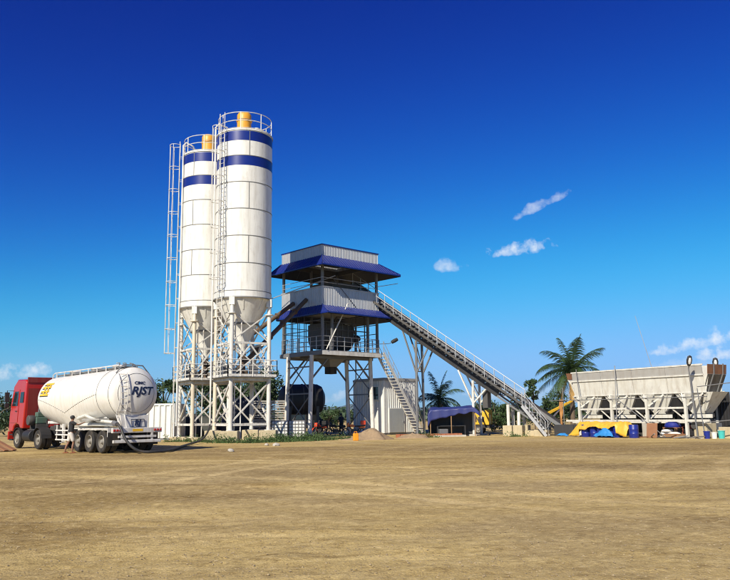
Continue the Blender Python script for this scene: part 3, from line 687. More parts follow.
def tower():
    t = thing('batching_tower', 'raised batching tower with ribbed grey walls and two blue skirt roofs on steel legs', 'tower', TN, TA)
    t.scale = (TS, TS, TS)
    W, D = 6.4, 5.5; zp = 6.92
    # legs
    LX, LY = (-0.2, 6.4), (1.15, 4.3)
    for ix, x in enumerate(LX):
        for iy, y in enumerate(LY):
            g = G(); sx = -0.22 if ix == 0 else 0.22
            g.tube([(x + sx, y, 0.12), (x, y, 6.55)], 0.18, 14); g.lathe([(0.32, 0.1), (0.32, 0.14)], 12, TR(x + sx, y, 0)); g.build('leg', 'frame_white', t, smooth=True)
            g = G(); g.box(x + sx - .45, x + sx + .45, y - .45, y + .45, -.35, .11); g.build('footing', 'concrete', t, bevel=.03)
            g = G(); s = 1 if ix == 0 else -1
            g.beam((x, y, 4.6), (x + s * 1.9, y, 6.5), 0.12); g.build('knee_brace', 'grey_steel', t)
        x2 = x + (-0.12 if ix == 0 else 0.12)
        for z in (3.4, 5.6): g = G(); g.beam((x2, LY[0], z), (x2, LY[1], z), 0.11); g.build('cross_beam', 'grey_steel', t)
        for p, q, dx in (((LY[0], .5), (LY[1], 3.3), .035), ((LY[1], .5), (LY[0], 3.3), -.035), ((LY[0], 3.5), (LY[1], 6.4), .035), ((LY[1], 3.5), (LY[0], 6.4), -.035)):
            g = G(); g.beam((x2 + dx, p[0], p[1]), (x2 + dx, q[0], q[1]), 0.07); g.build('diagonal_brace', 'grey_steel', t)
    # platform
    g = G(); n = 16
    for i in range(n): g.box(0.02 + i * W / n, (i + 1) * W / n - 0.02, -0.05, D + 0.05, zp - 0.06, zp)
    g.build('platform_deck', 'grey_steel', t)
    for a, b in (((-.1, -.1), (W + .1, -.1)), ((-.1, D + .1), (W + .1, D + .1)), ((-.1, 0.0), (-.1, D)), ((W + .1, 0.0), (W + .1, D)), ((2.1, 0), (2.1, D)), ((4.3, 0), (4.3, D))):
        g = G(); g.beam((*a, zp - .23), (*b, zp - .23), 0.14, 0.34); g.build('platform_beam', 'grey_steel' if a[0] != -.1 or b[0] == -.1 else 'frame_white', t)
    for y in LY: g = G(); g.beam((-.3, y, zp - .5), (W + .3, y, zp - .5), 0.16, 0.22); g.build('platform_beam', 'grey_steel', t)
    # columns
    for x, y in ((0.1, 0.1), (W - .1, 0.1), (0.1, D - .1), (W - .1, D - .1), (W * .5, D - .1), (1.15, 0.12), (5.2, 0.12)):
        g = G(); full = (x, y) in ((0.1, 0.1), (W - .1, 0.1), (0.1, D - .1), (W - .1, D - .1), (W * .5, D - .1))
        g.box(x - .09, x + .09, y - .09, y + .09, zp, 14.6 if full else 10.4); g.build('column', 'grey_steel', t)
    g = G(); c = [(0.0, 0.0, zp), (W, 0.0, zp), (W, D, zp), (0, D, zp)]; railing(g, c, 1.15, 0.024, 2, True, 0.8)
    g.build('platform_railing', 'galvanised', t)
    # back-side frame lattice seen against the sky
    g = G()
    for x in np.arange(0.4, W, 0.75): g.beam((x, D - .02, zp), (x, D - .02, 10.3), 0.05)
    for z in (8.6, 9.2, 9.8): g.beam((0.1, D - .02, z), (W - .1, D - .02, z), 0.05)
    for z in (8.6, 9.4): g.beam((0.02, 0.1, z), (0.02, D - .1, z), 0.06); g.beam((W - .02, .1, z), (W - .02, D - .1, z), .06)
    for y in np.arange(2.4, D, 0.9): g.beam((0.02, y, zp), (0.02, y, 10.3), 0.05)
    g.build('cross_frame', 'dark_steel', t)
    for p, q in (((1.3, zp), (2.4, 9.9)), ((5.1, zp), (4.0, 9.9)), ((2.4, 9.9), (4.0, 9.9)), ((.2, 9.4), (6.2, 9.4)), ((.2, 8.8), (6.2, 8.8))):
        g = G(); g.beam((p[0], 1.0, p[1]), (q[0], 1.0, q[1]), .08); g.build('mixer_frame', 'dark_steel', t)
    for x in (.9, 1.9, 4.7, 5.7): g = G(); g.beam((x, 1.06, zp), (x, 1.06, 10.3), .07); g.build('mixer_frame', 'dark_steel', t)
    # mixer
    g = G(); prof = [(1.05 * math.cos(rad(a)), 8.15 + 0.95 * math.sin(rad(a))) for a in range(180, 361, 15)] + [(1.05, 9.35), (-1.05, 9.35)]
    g.prism([(1.5, 2.7 + a, z) for a, z in prof], (3.5, 0, 0)); mx = g.build('mixer', 'dark_steel', t)
    for x in np.arange(1.7, 5.0, 0.62): g = G(); g.box(x, x + .06, 1.58, 3.82, 8.2, 9.42); g.build('rib', 'grey_steel', mx)
    for y in (2.1, 3.3):
        g = G(); g.lathe([(0.3, 0), (0.32, .1), (0.32, .7), (0.22, .75), (0.2, .95)], 16, TR(5.05, y, 8.3) @ RY(PI / 2)); g.build('motor', 'black_steel', mx, smooth=True)
    g = G()
    g.prism([(2.05, 1.6, zp - .08), (4.45, 1.6, zp - .08), (4.45, 4.0, zp - .08), (2.05, 4.0, zp - .08)], (0, 0, .06)); 
    g.add([(2.05, 1.6, zp - .1), (4.45, 1.6, zp - .1), (4.45, 4.0, zp - .1), (2.05, 4.0, zp - .1), (2.85, 2.4, 5.75), (3.65, 2.4, 5.75), (3.65, 3.2, 5.75), (2.85, 3.2, 5.75)],
          [(0, 1, 5, 4), (1, 2, 6, 5), (2, 3, 7, 6), (3, 0, 4, 7), (4, 5, 6, 7)]); hp = g.build('discharge_hopper', 'grey_steel', t)
    g = G(); g.box(2.88, 3.62, 2.43, 3.17, 5.15, 5.76); g.build('rubber_spout', 'rubber', hp)
    # upper floor, aggregate hopper coloured dark to carry the shade under the roof
    g = G(); g.box(0.0, W, 0.0, D, 10.38, 10.50); g.build('upper_floor', 'grey_steel', t)
    g = G(); g.add([(2.2, 1.4, 13.0), (5.4, 1.4, 13.0), (5.4, 4.4, 13.0), (2.2, 4.4, 13.0), (2.9, 1.9, 10.6), (4.7, 1.9, 10.6), (4.7, 3.9, 10.6), (2.9, 3.9, 10.6)],
                   [(0, 1, 5, 4), (1, 2, 6, 5), (2, 3, 7, 6), (3, 0, 4, 7), (0, 1, 2, 3), (4, 5, 6, 7)]); g.build('aggregate_hopper', 'dark_steel', t)
    # ribbed wall sheets: low wall and fascia
    def wall(z, h, faces, inset):
        for p, du, ln in faces:
            n = round(ln / 1.07); w = ln / n; proto = None
            for i in range(n):
                q = Vector(p) + Vector(du) * i * w
                if proto is None:
                    g = G(); g.corrug((0, 0, 0), du, w - 0.012, h, 0.035, 0.178); proto = g.build('wall_panel', 'galvanised', t, loc=(q.x, q.y, z))
                else: clone(proto, (q.x, q.y, z), t)
    e = 0.03
    faces = [((-e, -e, 0), (1, 0, 0), W + 2 * e), ((-e, D + e, 0), (0, -1, 0), D + 2 * e), ((W + e, D + e, 0), (-1, 0, 0), W + 2 * e)]
    wall(10.62, 1.56, faces + [((W + e, -e, 0), (0, 1, 0), 1.3), ((W + e, 4.2, 0), (0, 1, 0), 1.3)], 0)
    wall(14.80, 0.93, faces + [((W + e, -e, 0), (0, 1, 0), D + 2 * e)], 0)
    for z, k in ((15.73, .06), (12.18, .045)):
        for i, (a, b) in enumerate((((-e - .05, -e, z), (W + e + .05, -e, z)), ((W + e, -e + .04, z), (W + e, D + e - .04, z)), ((W + e + .05, D + e, z), (-e - .05, D + e, z)), ((-e, D + e - .04, z), (-e, -e + .04, z)))):
            if z < 13 and i == 1: continue
            g = G(); g.beam(a, b, 0.13, k * 1.4); g.build('cap_flashing', 'band_blue' if z > 13 else 'galvanised', t)
    g = G(); g.box(0.05, W - .05, 0.05, D - .05, 15.25, 15.33); g.build('roof_deck', 'dark_steel', t)  # coloured dark so the open storey below looks shaded
    # skirt roofs
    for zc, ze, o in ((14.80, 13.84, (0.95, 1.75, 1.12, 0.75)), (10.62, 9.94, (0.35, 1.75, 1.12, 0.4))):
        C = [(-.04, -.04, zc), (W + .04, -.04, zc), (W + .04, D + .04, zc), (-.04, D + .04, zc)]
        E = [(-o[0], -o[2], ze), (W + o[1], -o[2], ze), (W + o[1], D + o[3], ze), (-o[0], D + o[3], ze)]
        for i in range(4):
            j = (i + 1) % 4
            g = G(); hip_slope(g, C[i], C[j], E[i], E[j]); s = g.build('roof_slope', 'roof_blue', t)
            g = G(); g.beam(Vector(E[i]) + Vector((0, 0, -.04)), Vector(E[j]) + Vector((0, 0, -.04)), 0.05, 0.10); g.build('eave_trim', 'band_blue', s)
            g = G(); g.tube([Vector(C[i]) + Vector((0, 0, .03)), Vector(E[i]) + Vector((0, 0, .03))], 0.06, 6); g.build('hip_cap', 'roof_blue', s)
            dn = Vector((0, 0, -.17)); g = G(); g.prism([tuple(Vector(q) + dn) for q in (C[i], C[j], Vector(E[j]).lerp(Vector(C[j]), .03), Vector(E[i]).lerp(Vector(C[i]), .03))], (0, 0, .012)); g.build('roof_shade_sheet', 'black_steel', s)  # black sheet put under the slope so its underside looks shaded
            n = 6
            for k in range(n + 1):
                f = k / n; a = Vector(C[i]).lerp(Vector(C[j]), f); b = Vector(E[i]).lerp(Vector(E[j]), f); g = G(); g.beam(a - Vector((0, 0, .10)), b - Vector((0, 0, .10)), 0.05, 0.09); g.build('rafter', 'dark_steel', s)
    for zc in (14.68, 10.50):  # strips added inside to block light leaking at the roof crests
        for a, b in (((.0, .07), (W, .07)), ((.0, D - .07), (W, D - .07)), ((.07, .13), (.07, D - .13)), ((W - .07, .13), (W - .07, D - .13))): g = G(); g.beam((*a, zc), (*b, zc), .10, .42); g.build('wall_plate', 'dark_steel', t)
    # handrails and stays of the open storey
    g = G()
    for z in (12.55, 12.95): g.tube([(0, 0, z), (W, 0, z)], 0.025, 5); g.tube([(0, 0, z), (0, D, z)], 0.025, 5)
    g.tube([(1.0, -0.5, 13.1), (-1.3, 5.6, 11.6)], 0.04, 6); g.tube([(6.0, -.3, 12.7), (8.3, -.6, 13.2)], 0.03, 6)
    g.build('handrail', 'galvanised', t)
    g = G(); g.tube([(2.35, -0.55, 10.9), (0.25, -0.22, 6.95)], 0.05, 6); g.build('slanted_pole', 'frame_white', t)
    g = G(); g.tube([(1.6, -0.2, 9.3), (0.5, -0.2, 7.3)], 0.04, 6); g.build('slanted_pole', 'galvanised', t)
    g = G(); g.tube([(1.0, -0.12, 13.0), (3.6, -0.16, 10.7)], 0.025, 6); g.build('slanted_pole', 'dark_steel', t)
    # stair on the outer side
    x0, x1, yc, w = W + 0.1, W + 4.8, -0.05, 0.42
    for s in (-w, w): g = G(); g.beam((x0, yc + s, zp), (x1, yc + s, 0.02), 0.06, 0.24); g.build('stair_stringer', 'frame_white', t)
    n = 26; tr = None
    for i in range(1, n):
        f = i / n; q = (x0 + (x1 - x0) * f, yc, zp * (1 - f))
        if tr is None: g = G(); g.box(-.12, .12, -w + .03, w - .03, -.02, .02); tr = g.build('tread', 'frame_white', t, loc=q)
        else: clone(tr, q, t)
    g = G()
    for s in (-w, w):
        for k in (0.5, 1.0): g.tube([(x0, yc + s, zp + k), (x1, yc + s, k)], 0.024, 5)
        for i in range(0, 9): f = i / 8; q = Vector((x0 + (x1 - x0) * f, yc + s, zp * (1 - f))); g.beam(q, q + Vector((0, 0, 1)), 0.04)
    g.build('stair_railing', 'galvanised', t)
    # floodlight on an arm
    g = G(); g.tube([(W, -.1, 7.7), (W + .7, -.6, 7.75), (W + 1.0, -.75, 7.9)], 0.03, 6); am = g.build('lamp_arm', 'dark_steel', t)
    g = G(); g.lathe([(0, -.34), (.14, -.3), (.17, 0), (.14, .3), (0, .34)], 14, TR(W + 1.15, -.8, 8.0) @ RZ(rad(-30)) @ RY(rad(62))); g.build('floodlight', 'black_steel', am, smooth=True)
    # water and dosing pipe
    g = G(); g.tube([(W + .25, D * .6, 0.2), (W + .25, D * .6, 9.5), (W - 1, D * .6, 9.7)], 0.06, 8); g.build('water_pipe', 'galvanised', t, smooth=True)
tower()
def screw(a, b, label):
    a, b = Vector(a), Vector(b); d = (b - a).normalized()
    t = thing('screw_conveyor', label, 'conveyor', (a.x, a.y, 0), 0, 'screw conveyors feeding the tower'); o = Vector((a.x, a.y, 0)); p, q = a - o, b - o
    g = G(); g.tube([p - d * .5, q], 0.165, 16); tu = g.build('tube', 'brown_steel', t, smooth=True)
    n = 5
    for i in range(1, n):
        c = p.lerp(q, i / n); g = G(); g.tube([c - d * .04, c + d * .04], 0.24, 16); g.build('flange', 'brown_steel', tu, smooth=True)
    g = G(); g.tube([p - d * 1.15, p - d * .5], 0.19, 14); g.build('motor', 'dark_steel', t, smooth=True)
    g = G(); g.tube([p + Vector((0, 0, .55)), p - Vector((0, 0, .02))], 0.2, 12); g.build('inlet', 'brown_steel', t, smooth=True)
screw((-8.35, 51.3, 5.0), tuple(tw(-0.1, 2.0, 11.25)), 'brown screw conveyor tube from the silo beside the tower up to its wall')
screw((-11.75, 55.5, 5.0), tuple(tw(-0.1, 3.7, 11.15)), 'brown screw conveyor tube from the outer silo with side ladder up to the tower')

# ------------------------------------------------------------------ inclined belt conveyor
CT = Vector((14.2, 54.2, 0)); CA = math.atan2(8.65, -14.84); CS = 0.70
def cz(s): return 0.35 + CS * s
def conveyor():
    t = thing('belt_conveyor', 'long inclined belt conveyor with a railed walkway climbing to the tower', 'conveyor', CT, CA)
    S1 = 17.3; yb = 0.48; sl = math.atan(CS); L = S1 / math.cos(sl)
    T = TR(0, 0, 0.35) @ RY(-sl)   # along-belt frame: x up the slope, z square to the belt
    for y in (-yb, yb): g = G(); g.box(0, L, y - .05, y + .05, -.14, .10, T); g.build('stringer', 'grey_steel', t)
    for y in (-yb, yb): g = G(); g.box(1.2, L - .3, y - .035, y + .035, -.92, -.80, T); g.build('truss_chord', 'grey_steel', t)
    n = 18
    for y in (-yb, yb):
        for i in range(n):
            x0 = 1.3 + (L - 1.8) * i / n; x1 = 1.3 + (L - 1.8) * (i + 1) / n
            g = G(); g.beam(T @ Vector((x0, y, -.14)), T @ Vector((x1, y, -.82)), 0.06) if i % 2 else g.beam(T @ Vector((x0, y, -.82)), T @ Vector((x1, y, -.14)), 0.06)
            g.beam(T @ Vector((x0, y, -.82)), T @ Vector((x0, y, -.14)), 0.055); g.build('truss_web', 'grey_steel', t)
    g = G(); g.box(0.1, L, -.38, .38, .10, .13, T); g.build('belt', 'belt_rubber', t)
    g = G(); g.box(0.6, L - .2, -.40, .40, -.50, -.47, T); g.build('return_belt', 'belt_rubber', t)
    g = G(); g.box(5.5, L - .2, -.43, .43, -.78, -.75, T); g.build('drip_pan', 'dark_steel', t)
    for k in range(12): x = 5.6 + k * (L - 6.0) / 12; g = G(); g.box(x, x + (L - 6.0) / 12 - .03, yb + .065, yb + .085, -.92, -.10, T); g.build('side_cover', 'black_steel', t)
    rl = None
    for i in range(30):
        p = T @ Vector((.5 + i * (L - 1) / 29, 0, .02))
        if rl is None:
            g = G(); g.tube([(0, -.42, 0), (0, .42, 0)], .06, 8); rl = g.build('roller', 'dark_steel', t, smooth=True, loc=p)
        else: clone(rl, p, t)
    for x in (0.05, L - .1): g = G(); g.tube([T @ Vector((x, -.46, -.17)), T @ Vector((x, .46, -.17))], .28, 16); g.build('drum', 'black_steel', t, smooth=True)
    # walkway on the side of the yard (+y)
    x0 = 3.2; w0, w1 = yb + .08, yb + .78
    g = G(); g.beam(T @ Vector((x0, w1, -.16)), T @ Vector((L - .6, w1, -.16)), .06, .16); g.build('walkway_stringer', 'dark_steel', t)
    st = None; k = 0; s = x0 * math.cos(sl) + .1
    while s < S1 - .5:
        if st is None: g = G(); g.box(-.15, .15, w0, w1 - .03, -.02, .02); st = g.build('walkway_step', 'grey_steel', t, loc=(s, 0, cz(s) - .1))
        else: clone(st, (s, 0, cz(s) - .1), t)
        s += 0.36
    g = G()
    for y in (w1,):
        a, b = T @ Vector((x0, y, -.1)), T @ Vector((L - .6, y, -.1)); U = Vector((0, 0, 1))
        for z in (.55, 1.12): g.tube([a + U * z, b + U * z], .026, 6)
        m = 19
        for i in range(m + 1): p = a.lerp(b, i / m); g.beam(p, p + U * 1.12, .045)
    g.build('walkway_railing', 'galvanised', t)
    for i in range(14):
        p = T @ Vector((x0 + .5 + i * (L - x0 - 1.5) / 13, 0, 0)); g = G(); g.beam((p.x, yb, p.z - .16), (p.x, w1, p.z - .2), .05); g.build('walkway_bracket', 'grey_steel', t)
    # short stair at the foot of the walkway
    sx = x0 * math.cos(sl); ya, yz = w1 + .05, w1 + .65; zt = cz(sx) - .1
    for y in (ya, yz): g = G(); g.beam((sx + .1, y, zt), (sx - 1.55, y, 0.0), .05, .2); g.build('stair_stringer', 'galvanised', t)
    for i in range(1, 9): f = i / 9; g = G(); g.box(-.12, .12, ya + .03, yz - .03, -.02, .02); g.build('stair_tread', 'galvanised', t, loc=(sx + .1 - 1.65 * f, 0, zt * (1 - f)))
    g = G()
    for y in (ya, yz):
        g.tube([(sx + .1, y, zt + .95), (sx - 1.55, y, .95)], .024, 5)
        for f in (0.02, .33, .66, .98): g.beam((sx + .1 - 1.65 * f, y, zt * (1 - f)), (sx + .1 - 1.65 * f, y, zt * (1 - f) + .95), .04)
    g.build('stair_railing', 'galvanised', t)
    # trestles
    def trestle(s, spread, mats, zb=0.0, vee=True):
        zt = cz(s) - 1.12
        for y in (-spread, spread):
            g = G(); g.tube([(s, y, zb), (s, y * .82 if spread > .6 else y, zt)], .10 if zt > 4 else .12, 10); g.build('trestle_leg', mats, t, smooth=True)
            g = G(); g.box(s - .35, s + .35, y - .35, y + .35, -.1, max(zb, .05)); g.build('footing', 'concrete_yellow' if zb > .3 else 'concrete', t, bevel=.03)
            if vee:
                g = G(); k = min(2.6, zt * .42); g.beam((s, y * .9, zt - k), (s + 1.15, y * .82, cz(s + 1.15) - 1.1), .10); g.build('trestle_strut', mats, t)
                g = G(); g.beam((s, y * .9, zt - k), (s - 1.0, y * .82, cz(s - 1.0) - 1.1), .10); g.build('trestle_strut', mats, t)
        zs = [zb + .5 + (zt - zb - .7) * i / 3 for i in range(4)] if zt > 4 else [zb + .2, zt - .2]
        for i, z in enumerate(zs):
            g = G(); g.beam((s + .01, -spread * .97, z), (s + .01, spread * .97, z), .07); g.build('trestle_rung', mats, t)
            if i: g = G(); g.beam((s - .03, -spread * .95, zs[i - 1]), (s - .03, spread * .95, z), .055); g.build('trestle_brace', mats, t)
    trestle(11.57, .62, 'grey_steel'); trestle(6.87, .75, 'frame_white', .1); trestle(3.45, .62, 'frame_white', .72, False); trestle(4.25, .5, 'frame_white', .72, False)
    g = G(); g.box(5.85, 6.25, -.36, .36, 2.0, 3.3); g.build('tension_weight', 'dark_steel', t)
    g = G(); g.tube([(6.05, -.2, 3.25), (6.05, -.2, 3.75)], .03, 6); g.tube([(6.05, .2, 3.25), (6.05, .2, 3.75)], .03, 6); g.build('weight_hanger', 'dark_steel', t)
    # tail guard and low footing blocks
    g = G(); g.box(-.45, .9, -.62, -.56, -.05, .75); g.box(-.45, .9, .56, .62, -.05, .75); g.build('tail_guard', 'black_steel', t)
    for x, y, a, b, h in ((1.6, 1.15, .5, .35, .42), (2.6, .1, .45, .5, .35)):
        g = G(); g.box(x - a, x + a, y - b, y + b, -.1, h); g.build('footing', 'concrete_yellow', t, bevel=.04)
conveyor()

# ------------------------------------------------------------------ control cabin
def cabin():
    t = thing('control_cabin', 'tall pale ribbed control cabin with a grey door beside the tower stair', 'cabin', (1.43, 62.7, 0), TA)
    t.scale = (.92, .92, .92)
    W, D, H = 4.3, 3.9, 5.0
    g = G(); g.box(0, W, 0, D, 0.0, .14); g.build('base_frame', 'grey_steel', t)
    for p, du, ln in (((0, 0), (1, 0, 0), W), ((0, D), (0, -1, 0), D), ((W, D), (-1, 0, 0), W), ((W, 0), (0, 1, 0), D)):
        n = 4; w = (ln - .16) / n
        for i in range(n):
            g = G(); g.corrug((0, 0, 0), du, w - .01, H - .4, .05, .26); q = Vector((p[0], p[1], .15)) + Vector(du) * (.08 + i * w); g.build('wall_panel', 'cabin_white', t, loc=q)
    for x in (0, W):
        for y in (0, D): g = G(); g.box(x - .08, x + .08, y - .08, y + .08, .14, H - .2); g.build('corner_post', 'cabin_white', t)
    g = G(); g.box(-.1, W + .1, -.1, D + .1, H - .26, H - .08); g.box(.0, W, .0, D, H - .08, H); g.build('roof', 'grey_board', t)
    g = G(); g.box(.55, 2.35, -.14, -.06, .16, 2.25); d = g.build('door', 'door_grey', t, bevel=.015)
    g = G(); g.box(2.2, 2.25, -.2, -.14, 1.05, 1.25); g.build('handle', 'chrome', d)
    g = G(); g.box(.47, .54, -.13, -.055, .16, 2.33); g.box(2.36, 2.43, -.13, -.055, .16, 2.33); g.box(.54, 2.36, -.13, -.055, 2.26, 2.33); g.build('door_frame', 'cabin_white', d)
    g = G(); g.box(-.12, -.055, .6, 1.9, 3.1, 4.2); w = g.build('window', 'glass', t)
    g = G(); g.box(-.13, -.056, .5, .59, 3.0, 4.3); g.box(-.13, -.056, 1.91, 2.0, 3.0, 4.3); g.box(-.13, -.056, .59, 1.91, 4.21, 4.3); g.box(-.13, -.056, .59, 1.91, 3.0, 3.09); g.build('window_frame', 'cabin_white', w)
cabin()

# ------------------------------------------------------------------ aggregate bins
BP = Vector((14.49, 52.65, 0)); BA = math.atan2(-0.834, 0.55)
def bw(x, y, z=0): return BP + RZ(BA) @ Vector((x, y, z))
def bins():
    t = thing('aggregate_bins', 'long cream four-hopper aggregate batcher on braced white legs', 'hopper', BP, BA)
    P = 2.7; zw, zt = 2.72, 4.32; y0, y1 = .82, 2.65; xa, xb = -1.05, 9.0
    # upper walls: cream lower board and grey extension board, both leaning out a little
    def slab(name, mat, p, q, r, s, th, par=t):
        p, q, r, s = map(Vector, (p, q, r, s)); n = (q - p).cross(s - p).normalized() * th
        g = G(); g.prism([tuple(k) for k in (p, q, r, s)], tuple(n)); return g.build(name, mat, par)
    zm = 3.72; ov = .12
    for k in range(4):
        a = xa + .02 + k * (xb - xa) / 4; b = xa - .02 + (k + 1) * (xb - xa) / 4
        slab('wall_plate', 'cream', (a, y0 + .1, zw), (b, y0 + .1, zw), (b, y0 - .04, zm - .02), (a, y0 - .04, zm - .02), .05)
        slab('extension_board', 'grey_board', (a, y0 - .05, zm + .02), (b, y0 - .05, zm + .02), (b, y0 - .10, zt), (a, y0 - .10, zt), .04)
        slab('wall_plate', 'cream', (b, y1 - .1, zw), (a, y1 - .1, zw), (a, y1 + .05, zt), (b, y1 + .05, zt), .05)
    # outer end (leaning out), its shade put into a dark wall colour; far end rusty
    e = xb + .55
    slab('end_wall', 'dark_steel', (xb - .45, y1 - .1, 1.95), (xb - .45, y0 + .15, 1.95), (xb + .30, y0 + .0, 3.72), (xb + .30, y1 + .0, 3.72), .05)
    slab('end_board', 'rust_brown', (xb + .31, y1, 3.74), (xb + .31, y0 - .05, 3.74), (xb + .37, y0 - .08, zt), (xb + .37, y1, zt), .05)
    slab('wall_wing', 'cream', (xb - .2, y0 + .10, zw), (xb + .27, y0 + .02, 3.68), (xb + .02, y0 - .02, 3.68), (xb - .0, y0 + .08, zw), .04)
    for y in (y0 + .45, y1 - .45): g = G(); g.beam((xb - .42, y, 1.95), (xb + .36, y, 3.74), .05, .07); g.beam((xb + .38, y, 3.70), (xb + .43, y, zt + .05), .06); g.build('end_rib', 'grey_steel', t)
    for k in range(5): a = xa + .1 + k * 2.0; g = G(); g.corrug((a, 3.3, .05), (1, 0, 0), 1.97, 2.65, .03, .2); g.build('back_shade_sheet', 'black_steel', t)  # black sheets added so the space behind the hoppers looks shaded
    slab('end_wall', 'cream', (xa + .3, y0 + .1, zw), (xa + .3, y1 - .1, zw), (xa - .45, y1, 3.85), (xa - .45, y0 - .05, 3.85), .05)
    slab('end_board', 'rust_brown', (xa - .46, y0 - .05, 3.87), (xa - .46, y1, 3.87), (xa - .56, y1, zt), (xa - .56, y0 - .08, zt), .05)
    slab('wall_wing', 'cream', (xa + .30, y0 + .10, zw), (xa + .02, y0 + .08, zw), (xa + .0, y0 - .02, 3.83), (xa - .42, y0 - .02, 3.83), .04)
    slab('wall_wing', 'rust_brown', (xa - .42, y0 - .03, 3.88), (xa - .02, y0 - .03, 3.88), (xa - .02, y0 - .09, zt), (xa - .52, y0 - .09, zt), .04)
    for y in (y0 - .13, y1 + .1):
        for z in (zw - .02, zm, zt): g = G(); g.beam((xa - .05, y + (.2 if z < 3 and y < 1 else 0.0), z), (xb + .05, y + (.2 if z < 3 and y < 1 else 0), z), .07, .09); g.build('rim_rail', 'cream', t)
    for k in range(3):
        x = xa + (k + 1) * (xb - xa) / 4; g = G(); g.box(x - .025, x + .025, y0 + .12, y1 - .12, zw, zt - .1); g.build('divider', 'rust_brown', t)
    # hoppers below
    for i in range(4):
        c = P * i + .02; h = 1.30; b = .42; zb = 1.42; ym = (y0 + y1) / 2; T = zw - .03
        g = G(); g.add([(c - h, y0 + .12, T), (c + h, y0 + .12, T), (c + h, y1 - .12, T), (c - h, y1 - .12, T), (c - b, ym - .4, zb), (c + b, ym - .4, zb), (c + b, ym + .4, zb), (c - b, ym + .4, zb)],
                       [(0, 1, 5, 4), (1, 2, 6, 5), (2, 3, 7, 6), (3, 0, 4, 7), (4, 5, 6, 7), (0, 1, 2, 3)]); hp = g.build('hopper', 'cream', t)
        g = G(); g.box(c - .5, c + .5, ym - .46, ym + .46, 1.20, 1.42); g.build('discharge_gate', 'dark_steel', hp)
        for dx in (-.55, .55): g = G(); g.beam((c + dx * 1.7, y0 + .08, T - .05), (c + dx * .75, ym - .44, zb + .1), .05, .05); g.build('stiffener', 'cream', hp)
        g = G(); g.tube([(c + .55, ym - .55, 1.5), (c + .95, ym - .6, 1.85)], .05, 8); g.build('air_cylinder', 'grey_steel', hp)
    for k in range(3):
        x = P * k + P / 2 + .02; g = G(); g.prism([(x - .02, y0 + .30, zw - .06), (x - .84, y0 + .62, 1.50), (x + .84, y0 + .62, 1.50), (x + .02, y0 + .30, zw - .06)], (0, .012, 0)); g.build('gap_shade_plate', 'black_steel', t)  # black plate set in each gap in place of its inner shade
    # weigh belt and frame
    g = G(); g.box(xa - .4, xb - .3, 1.55, 2.15, .98, 1.03); g.build('weigh_belt', 'belt_rubber', t)
    for y in (1.45, 2.25): g = G(); g.beam((xa - .8, y, .92), (xb - .2, y, .92), .07, .16); g.build('belt_frame', 'cream', t)
    rl = None
    for k in range(22):
        q = (xa + k * .46, 1.85, .88)
        if rl is None: g = G(); g.tube([(0, -.36, 0), (0, .36, 0)], .05, 8); rl = g.build('roller', 'dark_steel', t, loc=q)
        else: clone(rl, q, t)
    # weigh pan panels behind the front rails
    for k in range(4): g = G(); g.box(P * k - 1.0, P * k + 1.0, 1.18, 1.23, 1.16, 1.38); g.build('side_skirt', 'cream', t)
    # legs with knees
    for i in range(4):
        x = P * i
        for y in (0.12, 3.35):
            g = G(); g.box(x - .08, x + .08, y - .08, y + .08, -.1, zw - .12); lg = g.build('leg', 'cream', t)
            g = G(); g.box(x - .22, x + .22, y - .20, y + .20, -.12, .05); g.build('base_plate', 'concrete', lg)
            yk = .86 if y < 1 else 2.86
            for s in (-1, 1): g = G(); g.beam((x + s * .08, y, 1.9), (x + s * .72, yk, zw - .1), .09); g.build('knee_brace', 'cream', t)
            g = G(); g.beam((x, y, zw - .16), (x, yk, zw - .10), .10); g.build('bracket', 'cream', t)
            if i < 3:
                for z, w in ((1.78, .11), (1.02, .13)): g = G(); g.beam((x + .11, y - .01, z), (x + P - .11, y - .01, z), w * .8, w); g.build('side_rail', 'cream', t)
                if y < 1: [G().beam((x + u * .2 + v, y + .05, 1.15), (x + u * .95 + v, y + .05, 1.72), .06).build('diagonal_brace', 'cream', t) for u, v in ((1, 0), (-1, P))]
        for z in (1.02, 2.4): g = G(); g.beam((x, .2, z - .05), (x, 3.27, z - .05), .10, .12); g.build('cross_beam', 'cream', t)
    for a, b in ((-1.2, 0), (8.1, 9.6)): g = G(); g.beam((a, .11, 1.02), (b, .11, 1.02), .10, .13); g.build('side_rail', 'cream', t)
    # concrete piers under the near legs
    for x in (2 * P,): g = G(); g.box(x - .30, x + .30, -.12, .45, -.1, .90); g.build('pier', 'concrete', t, bevel=.03)
    # motor on the near end
    g = G(); g.lathe([(.24, 0), (.26, .05), (.26, .55), (.18, .6), (.18, .7)], 16, TR(xb - .6, 1.0, .72) @ RX(PI / 2)); g.build('drive_motor', 'dark_steel', t, smooth=True)
    g = G(); g.box(xb - .9, xb - .1, 1.0, 2.4, .45, .85); g.build('drive_base', 'grey_steel', t)
    # scaffold tubes lashed to the batcher
    for a, b in (((xa - 1.6, -.02, 2.42), (xb + .6, .02, 2.40)), ((.55, -.18, .02), (-.5, .55, 4.55)), ((3.3, -.25, .02), (2.85, .5, 4.6)), ((6.9, -.3, .02), (3.4, .0, 2.3)), ((9.1, -.1, 2.98), (11.0, .3, 3.15)), ((9.3, .1, .9), (10.8, .5, 1.05)), ((-1.4, .05, 0.0), (-1.4, .1, 3.3)), ((9.3, -.02, .03), (8.9, .2, 2.9))):
        g = G(); g.tube([a, b], .028, 6); g.build('scaffold_tube', 'grey_steel', t)
bins()

